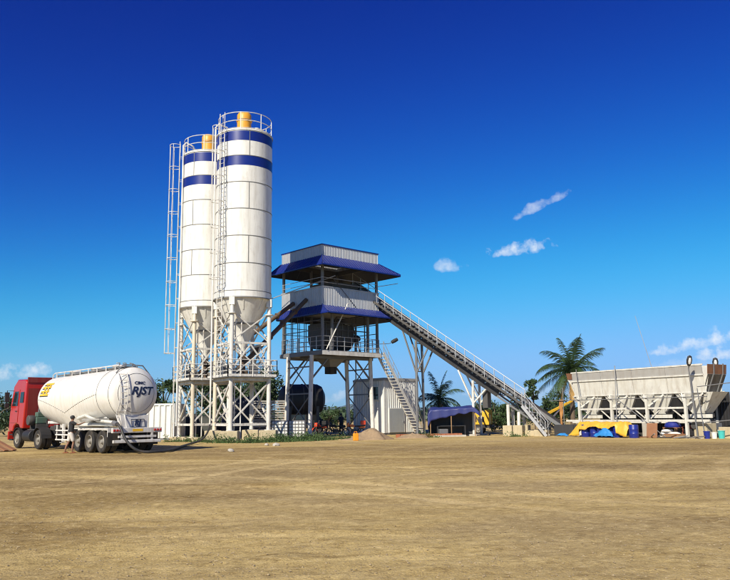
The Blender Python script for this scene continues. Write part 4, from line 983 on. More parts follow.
# thin mast and lamp posts
def lamp_post(x, y, h, lean, ang, label):
    t = thing('lamp_post', label, 'lamp post', (x, y, 0), ang, 'lamp posts by the bins')
    g = G(); g.box(-.2, .2, -.2, .2, -.1, .12); g.build('base', 'concrete', t)
    g = G(); g.tube([(0, 0, .1), (lean, 0, h)], [.05, .038], 8); g.build('pole', 'grey_steel', t, smooth=True)
    g = G(); g.tube([(lean, 0, h - .02), (lean - .02, -.10, h + .10), (lean - .05, -.2, h + .2)], .03, 6); g.build('arm', 'grey_steel', t)
    T = TR(lean - .05, -.24, h + .42) @ RX(rad(18)); g = G()
    g.lathe([(0, -.34), (.10, -.30), (.165, -.15), (.18, .05), (.13, .26), (0, .33)], 16, T @ Matrix.Diagonal((1, .4, 1, 1))); hd = g.build('lamp_head', 'black_steel', t, smooth=True)
    g = G(); g.lathe([(0, -.22), (.07, -.18), (.09, 0), (.06, .16), (0, .2)], 12, T @ TR(0, -.062, 0) @ Matrix.Diagonal((1, .25, 1, 1))); g.build('lens', 'lamp_clear', hd, smooth=True)
lamp_post(19.35, 45.3, 4.1, -.22, 0.1, 'thin grey lamp post with oval black head standing against the bins')
lamp_post(22.05, 48.2, 4.15, 0.05, -.3, 'thin grey lamp post with oval black head clear of the bins')
t = thing('mast', 'thin tall pale mast leaning above the bins', 'pole', tuple(bw(4.6, 3.8)), 0)
g = G(); g.tube([(0, 0, -.05), (-1.9, .3, 8.0)], [.03, .014], 6); g.build('rod', 'galvanised', t); g = G(); g.box(-.15, .15, -.15, .15, -.1, .06); g.build('base', 'concrete', t)

# ------------------------------------------------------------------ tank truck
OA = rad(44); TD = Vector((-math.sin(OA), math.cos(OA), 0)); TRZ = math.atan2(TD.y, TD.x); TO = Vector((-10.75, 36.25, 0))
def tl(x, y, z=0): return TO + RZ(TRZ) @ Vector((x, y, z))
def wheel(par, x, y, side, r=.52, w=.30, dual=False, rim='rim_grey'):
    T = TR(x, y, r) @ RX(-side * PI / 2)   # local z points outwards
    g = G()
    for k in range(2 if dual else 1):
        z1 = -k * (w + .04); z0 = z1 - w
        g.lathe([(r * .58, z0 + .03), (r * .72, z0), (r * .93, z0 + .01), (r, z0 + .05), (r, z1 - .05), (r * .93, z1 - .01), (r * .72, z1), (r * .58, z1 - .03)], 32, T, cap=False)
    o = g.build('wheel', 'rubber', par, smooth=True)
    g = G(); dish = -.16 if dual else -.04
    g.lathe([(r * .585, -w + .02), (r * .585, -.03), (r * .54, -.015), (r * .50, dish), (r * .30, dish - .02), (r * .27, dish + .04), (r * .16, dish + .06 + (.10 if dual else 0)), (0, dish + .07 + (.10 if dual else 0))], 28, T, cap=False); rm = g.build('rim', rim, o, smooth=True)
    g = G()
    for k in range(10): a = k * PI / 5; g.lathe([(.018, dish - .01), (.018, dish + .035)], 6, T @ TR(r * .40 * math.cos(a), r * .40 * math.sin(a), 0))
    g.build('wheel_nuts', 'chrome', rm)
    return o
def trailer():
    t = thing('tank_trailer', 'white bulk cement tank semi-trailer with a round rear head and lettering', 'trailer', TO, TRZ)
    R = 1.24
    def zc(x): return 2.78 - .012 * x
    def sag(x):
        if x < 2.0: return 1.0
        if x < 5.9: return 1 + .56 * ((x - 2.0) / 3.9)
        if x < 9.0: return 1 + .56 * (1 - (x - 5.9) / 3.1)
        return 1.0
    secs = []
    for k in range(9): a = rad(90 * k / 8); secs.append((.62 - .50 * math.cos(a), math.sin(a)))
    secs += [(x, 1.0) for x in (1.0, 1.6, 2.3, 3.0, 3.8, 4.6, 5.3, 5.6, 5.9, 6.6, 7.4, 8.2, 8.8, 9.1)]
    for k in range(1, 9): a = rad(90 * k / 8); secs.append((9.1 + .42 * math.sin(a), math.cos(a)))
    n = 56
    def pt(x, sc, a, off=0.0):
        rr = R * sc + off; y = rr * math.cos(a); dz = rr * math.sin(a); s = sag(x)
        if dz < 0: y *= 1 - .42 * (s - 1) * (abs(math.sin(a))) ** 1.5; dz *= 1 + (s - 1) * sc
        return Vector((x, y, zc(x) + dz))
    g = G(); vs = []; fs = []
    for x, sc in secs:
        for k in range(n): vs.append(pt(x, max(sc, .001), 2 * PI * k / n))
    for i in range(len(secs) - 1):
        for k in range(n): fs.append((i * n + k, i * n + (k + 1) % n, (i + 1) * n + (k + 1) % n, (i + 1) * n + k))
    g.add(vs, fs); tank = g.build('tank', 'tank_white', t, smooth=True, angle=60)
    # weld seams: rings at the rear, a dotted line along the belly break
    for x in (.64, 1.9):
        g = G(); g.tube([pt(x, 1, 2 * PI * k / 48, .004) for k in range(48)], .016, 5, True); g.build('weld_ring', 'seam_grey', tank)
    g = G(); a0 = math.pi + rad(0)
    for sgn in (1, -1):
        line = []
        for k in range(70):
            x = 1.9 + 7.1 * k / 69; ang = -.02 - .36 * (sag(x) - 1) / .5; a = ang if sgn > 0 else PI - ang; line.append(pt(x, 1, a, .006))
        for k in range(0, 69, 2): g.tube([line[k], line[k + 1]], .015, 4)
    g.build('belly_seam', 'seam_grey', tank)
    # top walkway, hand line, manholes
    g = G()
    for k in range(16): x = 1.0 + k * .5; g.box(x, x + .46, -.3, .3, zc(x) + R + .05, zc(x) + R + .08)
    for y in (-.32, .32): g.beam((.9, y, zc(.9) + R + .04), (9.0, y, zc(9) + R + .03), .05, .08)
    g.build('top_walkway', 'grey_steel', tank)
    g = G()
    for y in (.42,):
        g.tube([(9.35, y, 3.45), (9.2, y, zc(9) + R + .12), (8.9, y, zc(9) + R + .2), (1.6, y, zc(1.6) + R + .14), (.9, y, zc(.9) + R + .05)], .028, 6)
        for k in range(8): x = 1.7 + k; g.beam((x, y, zc(x) + R - .08), (x, y, zc(x) + R + .15), .04)
    g.build('hand_line', 'trailer_white', tank)
    for x in (2.2, 4.6, 7.2):
        g = G(); g.lathe([(.3, 0), (.3, .16), (.34, .17), (.34, .2), (.2, .25), (0, .27)], 20, TR(x, 0, zc(x) + R - .02)); g.build('manhole', 'trailer_white', tank, smooth=True)
    g = G()
    for y in (-.35, -.1, .2, .42): g.tube([(.85 + abs(y), y, zc(1) + R - .1), (.85 + abs(y), y, zc(1) + R + .2 + .1 * y), (.95 + abs(y), y + .1, zc(1) + R + .22)], .035, 6)
    g.tube([(.7, -.9, zc(1) + .9), (.7, -.5, zc(1) + R + .1), (.7, .5, zc(1) + R + .12), (.7, .85, zc(1) + .95)], .03, 6); g.build('vent_pipes', 'grey_steel', tank)
    # rear head: seam, ladder, lettering
    def head(y, z, off=.01):
        rr = min(math.hypot(y, z - zc(.3)) / R, .999); return .62 - .50 * math.sqrt(1 - rr * rr) - off
    g = G(); g.tube([(head(.93 * math.cos(a), zc(.3) + .93 * math.sin(a), .004), .93 * math.cos(a), zc(.3) + .93 * math.sin(a)) for a in [2 * PI * k / 40 for k in range(40)]], .011, 4, True); g.build('weld_ring', 'seam_grey', tank)
    lad = G(); U = .72
    for y in (.52, .86):
        pts = [(head(min(y, 1.15), z, .10), y, z) for z in np.linspace(1.75, 3.72, 12)]; pts = [(.1, y, 1.15)] + pts; lad.tube(pts, .024, 6)
    for z in np.linspace(1.35, 3.65, 9): x = head(.69, max(z, 1.75), .10); lad.tube([(x, .52, z), (x, .86, z)], .016, 5)
    for z in (1.95, 3.3): lad.tube([(head(.52, z, .1), .52, z), (head(.52, z, -.03), .52, z)], .015, 4); lad.tube([(head(.86, z, .1), .86, z), (head(.86, z, -.03), .86, z)], .015, 4)
    lad.build('rear_ladder', 'trailer_white', t)
    for txt, size, sh, bold, yc, zz, m in (('RJST', .52, .25, .018, -.22, 2.86, 'logo_navy'), ('CIMC', .19, .12, .008, -.10, 3.24, 'logo_navy')):
        v, f = text_mesh(txt, size, sh, bold); q = []
        for a, b, _ in v: y = yc - a * (1.12 if size > .3 else 1.2); z = zz + b; q.append((head(y, z, .012), y, z))
        g = G(); g.add(q, f); g.build('lettering', m, tank, fix=False)
    # maker emblem on the flank: yellow bars with black strokes
    def flank(x, z, off):
        a = math.asin(max(-.99, min(.99, (z - zc(x)) / (R + off)))); return Vector((x, (R + off) * math.cos(a), z))
    def patch(x0, x1, z0, z1, sk, mat, nm, off=.012):
        g = G(); m = 5; vs = []
        for i in range(m + 1):
            z = z0 + (z1 - z0) * i / m; vs += [flank(x0 - sk * (z - 3.0), z, off), flank(x1 - sk * (z - 3.0), z, off)]
        g.add(vs, [(2 * i, 2 * i + 1, 2 * i + 3, 2 * i + 2) for i in range(m)]); g.build(nm, mat, tank)
    for i, (a, b) in enumerate(((3.42, 3.52), (3.24, 3.34), (3.02, 3.12), (2.84, 2.94))):
        patch(7.75, 8.85, a, b, .22, 'logo_yellow', 'emblem_bar')
        patch(7.75 if i % 2 else 8.1, 8.85, a - .045, a - .005, .22, 'logo_black', 'emblem_line', .013)
    for x in (7.95, 8.35): patch(x, x + .16, 2.94, 3.42, .22, 'logo_yellow', 'emblem_stroke', .014); patch(x - .05, x - .005, 2.94, 3.42, .22, 'logo_black', 'emblem_line', .015)
    # rear skirt with square emblem
    g = G(); g.prism([(.30, .62, .98), (.30, -.62, .98), (.34, -.72, 1.75), (.34, .72, 1.75)], (.35, 0, 0)); sk = g.build('rear_skirt', 'trailer_white', t)
    v, f = text_mesh('RJ', .36, .2, .02); g = G(); g.add([(.285 + .05 * (b + .1), -.12 - a, 1.36 + b) for a, b, _ in v], f); g.build('skirt_emblem', 'logo_navy', sk, fix=False)
    g = G()
    for a, b in (((.34, .16), (-.40, .16)), ((-.40, .16), (-.46, -.20)), ((-.46, -.20), (.28, -.20)), ((.28, -.2), (.34, .16))): g.beam((.288, -.08 + a[0] * .9 - .02, 1.38 + a[1]), (.288, -.08 + b[0] * .9 - .02, 1.38 + b[1]), .012, .035)
    g.build('emblem_frame', 'logo_navy', sk)
    # chassis, bumpers, lights
    for y in (-.5, .5): g = G(); g.box(.1, 6.3, y - .06, y + .06, .92, 1.16); g.build('chassis_rail', 'trailer_white', t)
    g = G(); g.box(.0, .16, -1.25, 1.25, .92, 1.16); rb = g.build('rear_beam', 'trailer_white', t, bevel=.02)
    for y in (-1.02, 1.02):
        for k in range(3):
            g = G(); g.lathe([(.055, 0), (.055, .03), (.04, .045), (0, .05)], 12, TR(0, y + (k - 1) * .15, 1.04) @ RY(-PI / 2)); g.build('tail_light', 'lamp_red', rb, smooth=True)
    g = G(); g.box(-.006, .0, -.26, .26, .98, 1.10); g.build('number_plate', 'logo_yellow', rb)
    g = G(); g.box(-.03, .10, -1.2, 1.2, .46, .60); bb = g.build('under_bumper', 'trailer_white', t, bevel=.02)
    for y in (-.75, .75): g = G(); g.box(.0, .09, y - .05, y + .05, .6, .93); g.build('bumper_stay', 'trailer_white', bb)
    g = G(); g.box(-.02, .06, -.95, .95, .70, .80); g.build('mid_bar', 'trailer_white', bb)
    for y in (-1.0, 1.0):
        g = G(); g.box(.5, 4.6, y - .27, y + .27, 1.10, 1.14); g.box(.45, .5, y - .27, y + .27, .75, 1.14); g.build('mudguard', 'trailer_white', t)
        g = G(); g.box(.40, .44, y - .27, y + .27, .35, .95); g.build('mud_flap', 'rubber', t)
    for i, x in enumerate((1.2, 2.5, 3.8)):
        wheel(t, x, 1.24, 1, dual=True); wheel(t, x, -1.24, -1, dual=True)
        g = G(); g.tube([(x, -.95, .52), (x, .95, .52)], .07, 8); g.build('axle', 'dark_steel', t)
        g = G()
        for y in (-.62, .62): g.beam((x - .55, y, .62), (x, y, .66), .08, .1); g.beam((x, y, .66), (x + .55, y, .62), .08, .1); g.beam((x - .6, y, .6), (x - .6, y, .95), .1)
        g.build('leaf_spring', 'black_steel', t)
    # discharge and aeration pipes below the tank
    g = G(); g.tube([(.5, .95, 1.42), (2.2, 1.0, 1.5), (3.6, .95, 1.75), (4.6, .9, 1.62)], .07, 8); g.build('air_pipe', 'cream', t, smooth=True)
    g = G(); g.tube([(1.0, .72, 1.30), (3.0, .75, 1.32), (5.2, .62, 1.28)], .09, 8)
    for x in (2.4, 3.4): g.tube([(x, .7, 1.32), (x, .5, 1.62)], .07, 8)
    g.build('discharge_pipe', 'cream', t, smooth=True)
    g = G(); g.box(1.7, 3.6, .72, 1.14, 1.52, 1.60); g.build('pipe_tray', 'grey_board', t)
    g = G(); g.tube([(.45, 1.0, 1.4), (.05, 1.02, 1.32)], .11, 10); g.build('outlet_valve', 'grey_steel', t, smooth=True)
    for x, y in ((2.1, .5), (2.1, -.5), (7.6, .42), (7.6, -.42)):
        g = G(); g.beam((x, y, 1.14), (x, y * 1.25, 2.0 if x < 4 else 2.1), .12, .3); g.build('tank_saddle', 'trailer_white', t)
    g = G(); g.box(7.1, 9.3, -.55, .55, 1.36, 1.50); g.prism([(6.2, .5, 1.0), (6.2, .5, 1.15), (7.3, .5, 1.5), (7.3, .5, 1.36)], (0, -1.0, 0)); g.build('gooseneck', 'trailer_white', t)
    # landing legs and side guard
    for y in (-.85, .85):
        g = G(); g.box(6.35, 6.47, y - .06, y + .06, .42, 1.35); g.box(6.25, 6.57, y - .13, y + .13, .38, .42); g.build('landing_leg', 'trailer_white', t)
    g = G(); y = 1.12
    for z in (.55, .80, 1.02): g.box(5.2, 6.75, y - .02, y + .02, z - .035, z + .035)
    for x in (5.25, 5.9, 6.7): g.box(x - .035, x + .035, y - .05, y - .021, .5, 1.3)
    g.build('side_guard', 'trailer_white', t)
    g = G(); g.box(4.9, 5.1, .75, 1.15, .55, 1.15); g.build('tool_box', 'black_steel', t)
trailer()
def tractor():
    o = tl(8.6, 0); t = thing('tractor_truck', 'red tractor unit coupled to the white tank trailer', 'truck', o, TRZ)
    # cab shell as side profile extruded, then narrowed to the roof
    prof = [(2.55, 1.10), (2.55, 3.70), (2.70, 3.86), (3.9, 3.90), (4.45, 3.52), (4.62, 2.55), (4.72, 1.75), (4.74, .95), (4.1, .92), (3.98, 1.22), (3.62, 1.36), (3.2, 1.30), (2.98, 1.10)]
    g = G(); g.prism([(x, -1.22, z) for x, z in prof], (0, 2.44, 0))
    for i, v in enumerate(g.v):
        k = max(0, (v[2] - 2.2) / 1.6); g.v[i] = (v[0], v[1] * (1 - .07 * k), v[2])
    cab = g.build('cab', 'red_cab', t, smooth=True, angle=30, bevel=.06)
    g = G(); g.box(2.535, 2.55, -1.02, 1.02, 1.35, 3.35); g.build('rear_shade_panel', 'dark_red', cab)  # darker copy of the cab red for its shaded back
    g = G(); g.box(2.50, 2.60, -1.08, 1.08, 3.66, 3.98); g.build('roof_fin', 'dark_red', cab, bevel=.02)
    for s in (-1, 1):
        yy = lambda z: s * 1.22 * (1 - .07 * max(0, (z - 2.2) / 1.6))
        q = [(3.42, 1.42), (3.42, 3.30), (4.12, 3.30), (4.46, 2.42), (4.52, 1.42)]
        g = G(); g.prism([(x, yy(z) + s * .004, z) for x, z in q], (0, s * .018, 0)); d = g.build('door', 'red_cab', cab, bevel=.008)
        q = [(3.52, 2.38), (3.52, 3.20), (4.08, 3.20), (4.34, 2.38)]; g = G(); g.prism([(x, yy(z) + s * .022, z) for x, z in q], (0, s * .006, 0)); g.build('window', 'glass', d)
        g = G(); g.box(3.55, 3.75, min(yy(2) + s * .022, yy(2) + s * .05), max(yy(2) + s * .022, yy(2) + s * .05), 2.05, 2.10); g.build('handle', 'black_steel', d)
        q = [(2.75, 2.55), (2.75, 3.15), (3.25, 3.15), (3.25, 2.55)]; g = G(); g.prism([(x, yy(z) + s * .004, z) for x, z in q], (0, s * .006, 0)); g.build('side_window', 'glass', cab)
        g = G(); y0 = s * 1.24; g.tube([(4.4, yy(3.2), 3.25), (4.72, s * 1.42, 3.28), (4.72, s * 1.42, 2.15), (4.5, s * 1.2, 2.2)], .022, 6); mr = g.build('mirror', 'black_steel', t)
        g = G(); g.box(4.64, 4.78, s * 1.42 - .13, s * 1.42 + .13, 2.62, 3.18); g.box(4.64, 4.77, s * 1.42 - .12, s * 1.42 + .12, 2.28, 2.55); g.build('mirror_housing', 'black_steel', mr, bevel=.03)
        g = G(); g.box(4.0, 4.5, min(s * 1.0, s * 1.24), max(s * 1.0, s * 1.24), .42, .5); g.box(4.05, 4.5, min(s * 1.0, s * 1.22), max(s * 1.0, s * 1.22), .72, .78); g.build('step', 'black_steel', t)
        g = G(); g.box(4.72, 4.80, min(s * .72, s * 1.15), max(s * .72, s * 1.15), .98, 1.22); g.build('headlight', 'lamp_clear', t, bevel=.02)
        # front wheel arch, wheels
        g = G(); pts = [(3.4 + .62 * math.cos(a), s * 1.0, .52 + .62 * math.sin(a)) for a in [rad(k) for k in range(10, 171, 16)]]
        for a, b in zip(pts, pts[1:]): g.beam(a, b, .46, .03)
        g.build('wheel_arch', 'black_steel', t)
        wheel(t, 3.4, s * 1.22, s); wheel(t, 0.35, s * 1.22, s, dual=True)
        g = G(); pts = [(.35 + .64 * math.cos(a), s * .98, .52 + .64 * math.sin(a)) for a in [rad(k) for k in range(5, 176, 17)]]
        for a, b in zip(pts, pts[1:]): g.beam(a, b, .55, .03)
        g.build('mudguard', 'black_steel', t)
    g = G(); g.box(4.74, 4.86, -1.22, 1.22, .45, .93); g.build('bumper', 'red_cab', t, bevel=.04)
    g = G(); g.prism([(4.655, -1.05, 2.45), (4.655, 1.05, 2.45), (4.49, 1.0, 3.33), (4.49, -1.0, 3.33)], (.02, 0, .004)); g.build('windscreen', 'glass', cab)
    g = G()
    for z in (1.3, 1.45, 1.6, 1.75, 1.9): g.box(4.70 - .03 * (z - 1.3), 4.78, -.85, .85, z, z + .08)
    g.build('grille', 'black_steel', cab)
    for y in (-.42, .42): g = G(); g.box(-1.3, 4.6, y - .05, y + .05, .72, .98); g.build('chassis_rail', 'black_steel', t)
    g = G(); g.tube([(.35, -.95, .52), (.35, .95, .52)], .09, 8); g.lathe([(0, -.25), (.22, -.1), (.22, .1), (0, .25)], 14, TR(.35, 0, .52) @ RX(PI / 2)); g.build('drive_axle', 'dark_steel', t)
    g = G(); g.tube([(3.4, -.95, .5), (3.4, .95, .5)], .06, 8); g.build('front_axle', 'dark_steel', t)
    g = G(); g.lathe([(.5, 0), (.5, .08)], 24, TR(-.1, 0, 1.22)); g.prism([(-.7, -.5, .98), (.6, -.5, .98), (.4, -.5, 1.22), (-.5, -.5, 1.22)], (0, 1.0, 0)); g.build('fifth_wheel', 'dark_steel', t)
    g = G(); g.lathe([(.30, 0), (.32, .02), (.32, 1.0), (.30, 1.02)], 24, TR(1.35, 1.0, .70) @ RY(PI / 2)); g.build('fuel_tank', 'black_steel', t, smooth=True)
    g = G(); g.box(1.4, 2.3, -1.2, -.6, .42, .98); g.build('battery_box', 'black_steel', t, bevel=.02)
    # green air compressor on the chassis behind the cab
    g = G(); g.box(1.45, 2.2, .25, .9, 1.35, 1.72); g.box(1.6, 2.0, .35, .8, 1.72, 2.0); cp = g.build('air_compressor', 'green_paint', t, bevel=.05)
    g = G(); g.lathe([(.26, 0), (.28, .03), (.28, .3), (.26, .33)], 20, TR(1.8, .9, 1.55) @ RX(-PI / 2)); g.build('flywheel', 'dark_steel', cp, smooth=True)
    for x in (1.6, 2.0): g = G(); g.tube([(x * .6 + .72, .6, 1.98), (x * .6 + .72, .6, 2.2), (x * .6 + .6, .4, 2.26)], .05, 8); g.build('intake_pipe', 'grey_steel', cp)
    g = G(); g.box(1.2, 2.4, -.7, 1.0, 1.0, 1.06); g.box(1.3, 1.4, .3, .95, 1.06, 1.35); g.box(2.1, 2.2, .3, .95, 1.06, 1.35); g.build('deck_plate', 'dark_steel', t)
    g = G(); g.tube([(1.2, .45, 1.5), (.7, .55, 1.2), (.2, .5, 1.6), (.3, .4, 2.1)], .03, 6); g.tube([(1.25, .3, 1.7), (.75, .2, 1.35), (.45, .3, 1.9)], .025, 6); g.build('air_hoses', 'hose_rubber', t)
    g = G(); g.tube([(2.35, -.95, .9), (2.35, -.95, 3.3), (2.25, -.95, 3.5)], .07, 10); g.build('exhaust_stack', 'chrome', t, smooth=True)
tractor()
# delivery hose from the trailer outlet to the silo fill pipe
def hose():
    P = [tl(.05, 1.02, 1.32), tl(-.25, 1.03, 1.22), tl(-.65, .85, .55), tl(-.95, .4, .12), tl(-1.1, -.5, .06), Vector((-9.5, 37.6, .06)), Vector((-9.9, 41.0, .06)), Vector((-10.35, 45.0, .06)), Vector((-10.4, 48.2, .16)), Vector((-10.38, 50.0, .5)), Vector((-10.36, 50.7, .9)), Vector((-10.36, 50.86, 1.1))]
    pts = []
    for i in range(len(P) - 1):
        a, b, c, d = P[max(i - 1, 0)], P[i], P[i + 1], P[min(i + 2, len(P) - 1)]
        for k in range(7):
            s = k / 7; pts.append(0.5 * ((2 * b) + (c - a) * s + (2 * a - 5 * b + 4 * c - d) * s * s + (3 * b - a - 3 * c + d) * s ** 3))
    pts.append(P[-1]); g = G(); g.tube(pts, .062, 10)
    o = g.build('delivery_hose', 'hose_rubber', smooth=True); tag(o, 'black rubber hose running from the tank trailer outlet to a silo leg', 'hose')
hose()

# ------------------------------------------------------------------ people
def skin_mesh(name, verts, edges, radii, mat, parent, sub=2, root=0):
    me = bpy.data.meshes.new(name); me.from_pydata(verts, edges, []); o = bpy.data.objects.new(name, me); COL.objects.link(o); o.parent = parent
    sk = o.modifiers.new('skin', 'SKIN'); sk.use_smooth_shade = True
    layer = me.skin_vertices[0] if me.skin_vertices else None
    if layer is None:
        bm = bmesh.new(); bm.from_mesh(me); bm.verts.layers.skin.verify(); bm.to_mesh(me); bm.free(); layer = me.skin_vertices[0]
    for i, r in enumerate(radii): layer.data[i].radius = r if isinstance(r, tuple) else (r, r); layer.data[i].use_root = (i == root)
    ss = o.modifiers.new('sub', 'SUBSURF'); ss.levels = sub; ss.render_levels = sub
    me.materials.append(MATS[mat]); return o
def person(loc, rotz, label, armR, armL, legR, legL, top, bottom, shorts=True, lean=0.0, group=None, feet='brick_red'):
    """joints in a local frame: x right, y forward, z up; arm = (elbow, wrist), leg = (knee, ankle)"""
    t = thing('person', label, 'person', loc, rotz, group); l = lean
    V = [(0, 0, .95), (0, l * .3, 1.12), (0, l * .7, 1.32), (0, l, 1.45), (0, l + .01, 1.53), (0, l + .02, 1.60), (0, l + .035, 1.68), (0, l + .02, 1.745)]
    R = [(.155, .115), (.135, .10), (.165, .11), (.10, .08), .055, .075, .092, .06]; E = [(i, i + 1) for i in range(7)]
    def chain(start, pts, rs):
        p = start
        for q, r in zip(pts, rs): V.append(q); R.append(r); E.append((p, len(V) - 1)); p = len(V) - 1
        return p
    ends = []
    for s, (el, wr) in ((1, armR), (-1, armL)):
        sh = (.19 * s, l * .9, 1.42); k = chain(3, [sh, tuple((Vector(sh) + Vector(el)) / 2), el, tuple((Vector(el) + Vector(wr)) / 2), wr], [.06, .05, .042, .038, .028])
        d = (Vector(wr) - Vector(el)).normalized(); hand = Vector(wr) + d * .06; k = chain(k, [tuple(hand)], [(.04, .022)])
        side = d.cross(Vector((0, 0, 1))); side = side.normalized() if side.length > .1 else Vector((0, 1, 0)); kb = k
        for j in range(4): f = hand + d * .03 + side * (j - 1.5) * .019; chain(kb, [tuple(f), tuple(f + d * (.035 + .008 * (j in (1, 2))) + Vector((0, 0, -.012)))], [.009, .007])
        th = hand - d * .035 + Vector((0, 0, .03)); chain(kb, [tuple(th), tuple(th + d * .04 + Vector((0, 0, .012)))], [.010, .008])
    for s, (kn, an) in ((1, legR), (-1, legL)):
        hp = (.10 * s, 0, .88); k = chain(0, [hp, tuple((Vector(hp) + Vector(kn)) / 2), kn, tuple((Vector(kn) + Vector(an)) * .5 + Vector((0, -.012, .04))), an], [(.095, .095), .08, .056, .055, .038])
        chain(k, [(an[0] + .01 * s, an[1] + .06, an[2] - .035), (an[0] + .015 * s, an[1] + .15, an[2] - .05)], [(.045, .03), (.038, .018)])
    skin_mesh('body', V, E, R, 'skin', t)
    # face: nose, ears and eyes; hair cap
    g = G(); c = Vector((0, l + .03, 1.665))
    g.add([c + Vector(q) for q in ((0, .088, .035), (-.016, .088, -.02), (.016, .088, -.02), (0, .122, -.015), (0, .09, -.03))], [(0, 1, 3), (0, 3, 2), (1, 4, 3), (4, 2, 3)])
    for s in (-1, 1): g.lathe([(0, -.02), (.018, -.008), (.02, .006), (0, .02)], 8, TR(*(c + Vector((.088 * s, -.005, 0)))))
    g.build('face_features', 'skin', t, smooth=True)
    g = G()
    for s in (-1, 1): g.box(c.x + s * .032 - .011, c.x + s * .032 + .011, c.y + .083, c.y + .094, c.z + .012, c.z + .024)
    g.box(c.x - .022, c.x + .022, c.y + .078, c.y + .09, c.z - .056, c.z - .048); g.build('eyes_and_mouth', 'hair', t)
    g = G(); g.lathe([(.107, -.035), (.112, .01), (.104, .055), (.07, .095), (0, .112)], 16, TR(c.x, c.y - .018, c.z + .015) @ RX(rad(12)), cap=False); g.build('hair', 'hair', t, smooth=True)
    # shirt
    V2 = [(0, 0, .88), (0, l * .3, 1.12), (0, l * .7, 1.32), (0, l, 1.46)]; R2 = [(.20, .155), (.165, .125), (.19, .135), (.12, .09)]; E2 = [(0, 1), (1, 2), (2, 3)]
    for s, (el, wr) in ((1, armR), (-1, armL)):
        sh = Vector((.19 * s, l * .9, 1.42)); m = sh.lerp(Vector(el), .72); V2 += [tuple(sh), tuple(m)]; R2 += [.082, .066]; n = len(V2); E2 += [(3, n - 2), (n - 2, n - 1)]
    skin_mesh('shirt', V2, E2, R2, top, t)
    V3 = [(0, 0, 1.04), (0, 0, .93)]; R3 = [(.172, .132), (.185, .14)]; E3 = [(0, 1)]
    for s, (kn, an) in ((1, legR), (-1, legL)):
        hp = Vector((.10 * s, 0, .87)); kn = Vector(kn); an = Vector(an); pts = [hp, hp.lerp(kn, .5), hp.lerp(kn, .92)]; rs = [.115, .10, .088]
        if not shorts: pts = [hp, hp.lerp(kn, .5), kn, kn.lerp(an, .5), kn.lerp(an, .93)]; rs = [.112, .096, .078, .07, .062]
        p = 1
        for q, r in zip(pts, rs): V3.append(tuple(q)); R3.append(r); E3.append((p, len(V3) - 1)); p = len(V3) - 1
    skin_mesh('shorts' if shorts else 'trousers', V3, E3, R3, bottom, t)
    for s, (kn, an) in ((1, legR), (-1, legL)):
        g = G(); x, y, z = an; g.prism([(x - .05, y - .09, 0.0), (x + .05, y - .09, 0), (x + .055, y + .12, 0), (x + .03, y + .2, 0), (x - .03, y + .2, 0), (x - .055, y + .12, 0)], (0, 0, .03)); g.prism([(x - .048, y + .05, .03), (x + .048, y + .05, .03), (x + .05, y + .12, .03), (x - .05, y + .12, .03)], (0, 0, .035)); g.build('sandal', feet, t, bevel=.01)
    return t
pw = tl(3.15, 1.85)
person((pw.x, pw.y, -.02), rad(-52), 'person in black shirt and white shorts reaching towards the tank trailer', ((.30, .24, 1.33), (.24, .50, 1.42)), ((-.27, .06, 1.18), (-.25, .24, 1.02)),
       ((.11, .12, .48), (.12, .06, .08)), ((-.12, -.06, .48), (-.14, -.20, .08)), 'cloth_black', 'cloth_white', True, .04)
person((-2.2, 66.6, -.02), rad(160), 'person in dark clothes standing among the motorbikes under the tower', ((.27, .02, 1.15), (.25, .16, .95)), ((-.27, .02, 1.15), (-.24, .14, .95)),
       ((.11, .03, .48), (.12, .0, .08)), ((-.11, .01, .48), (-.12, -.02, .08)), 'cloth_navy', 'cloth_black', False, .03, feet='cloth_black')

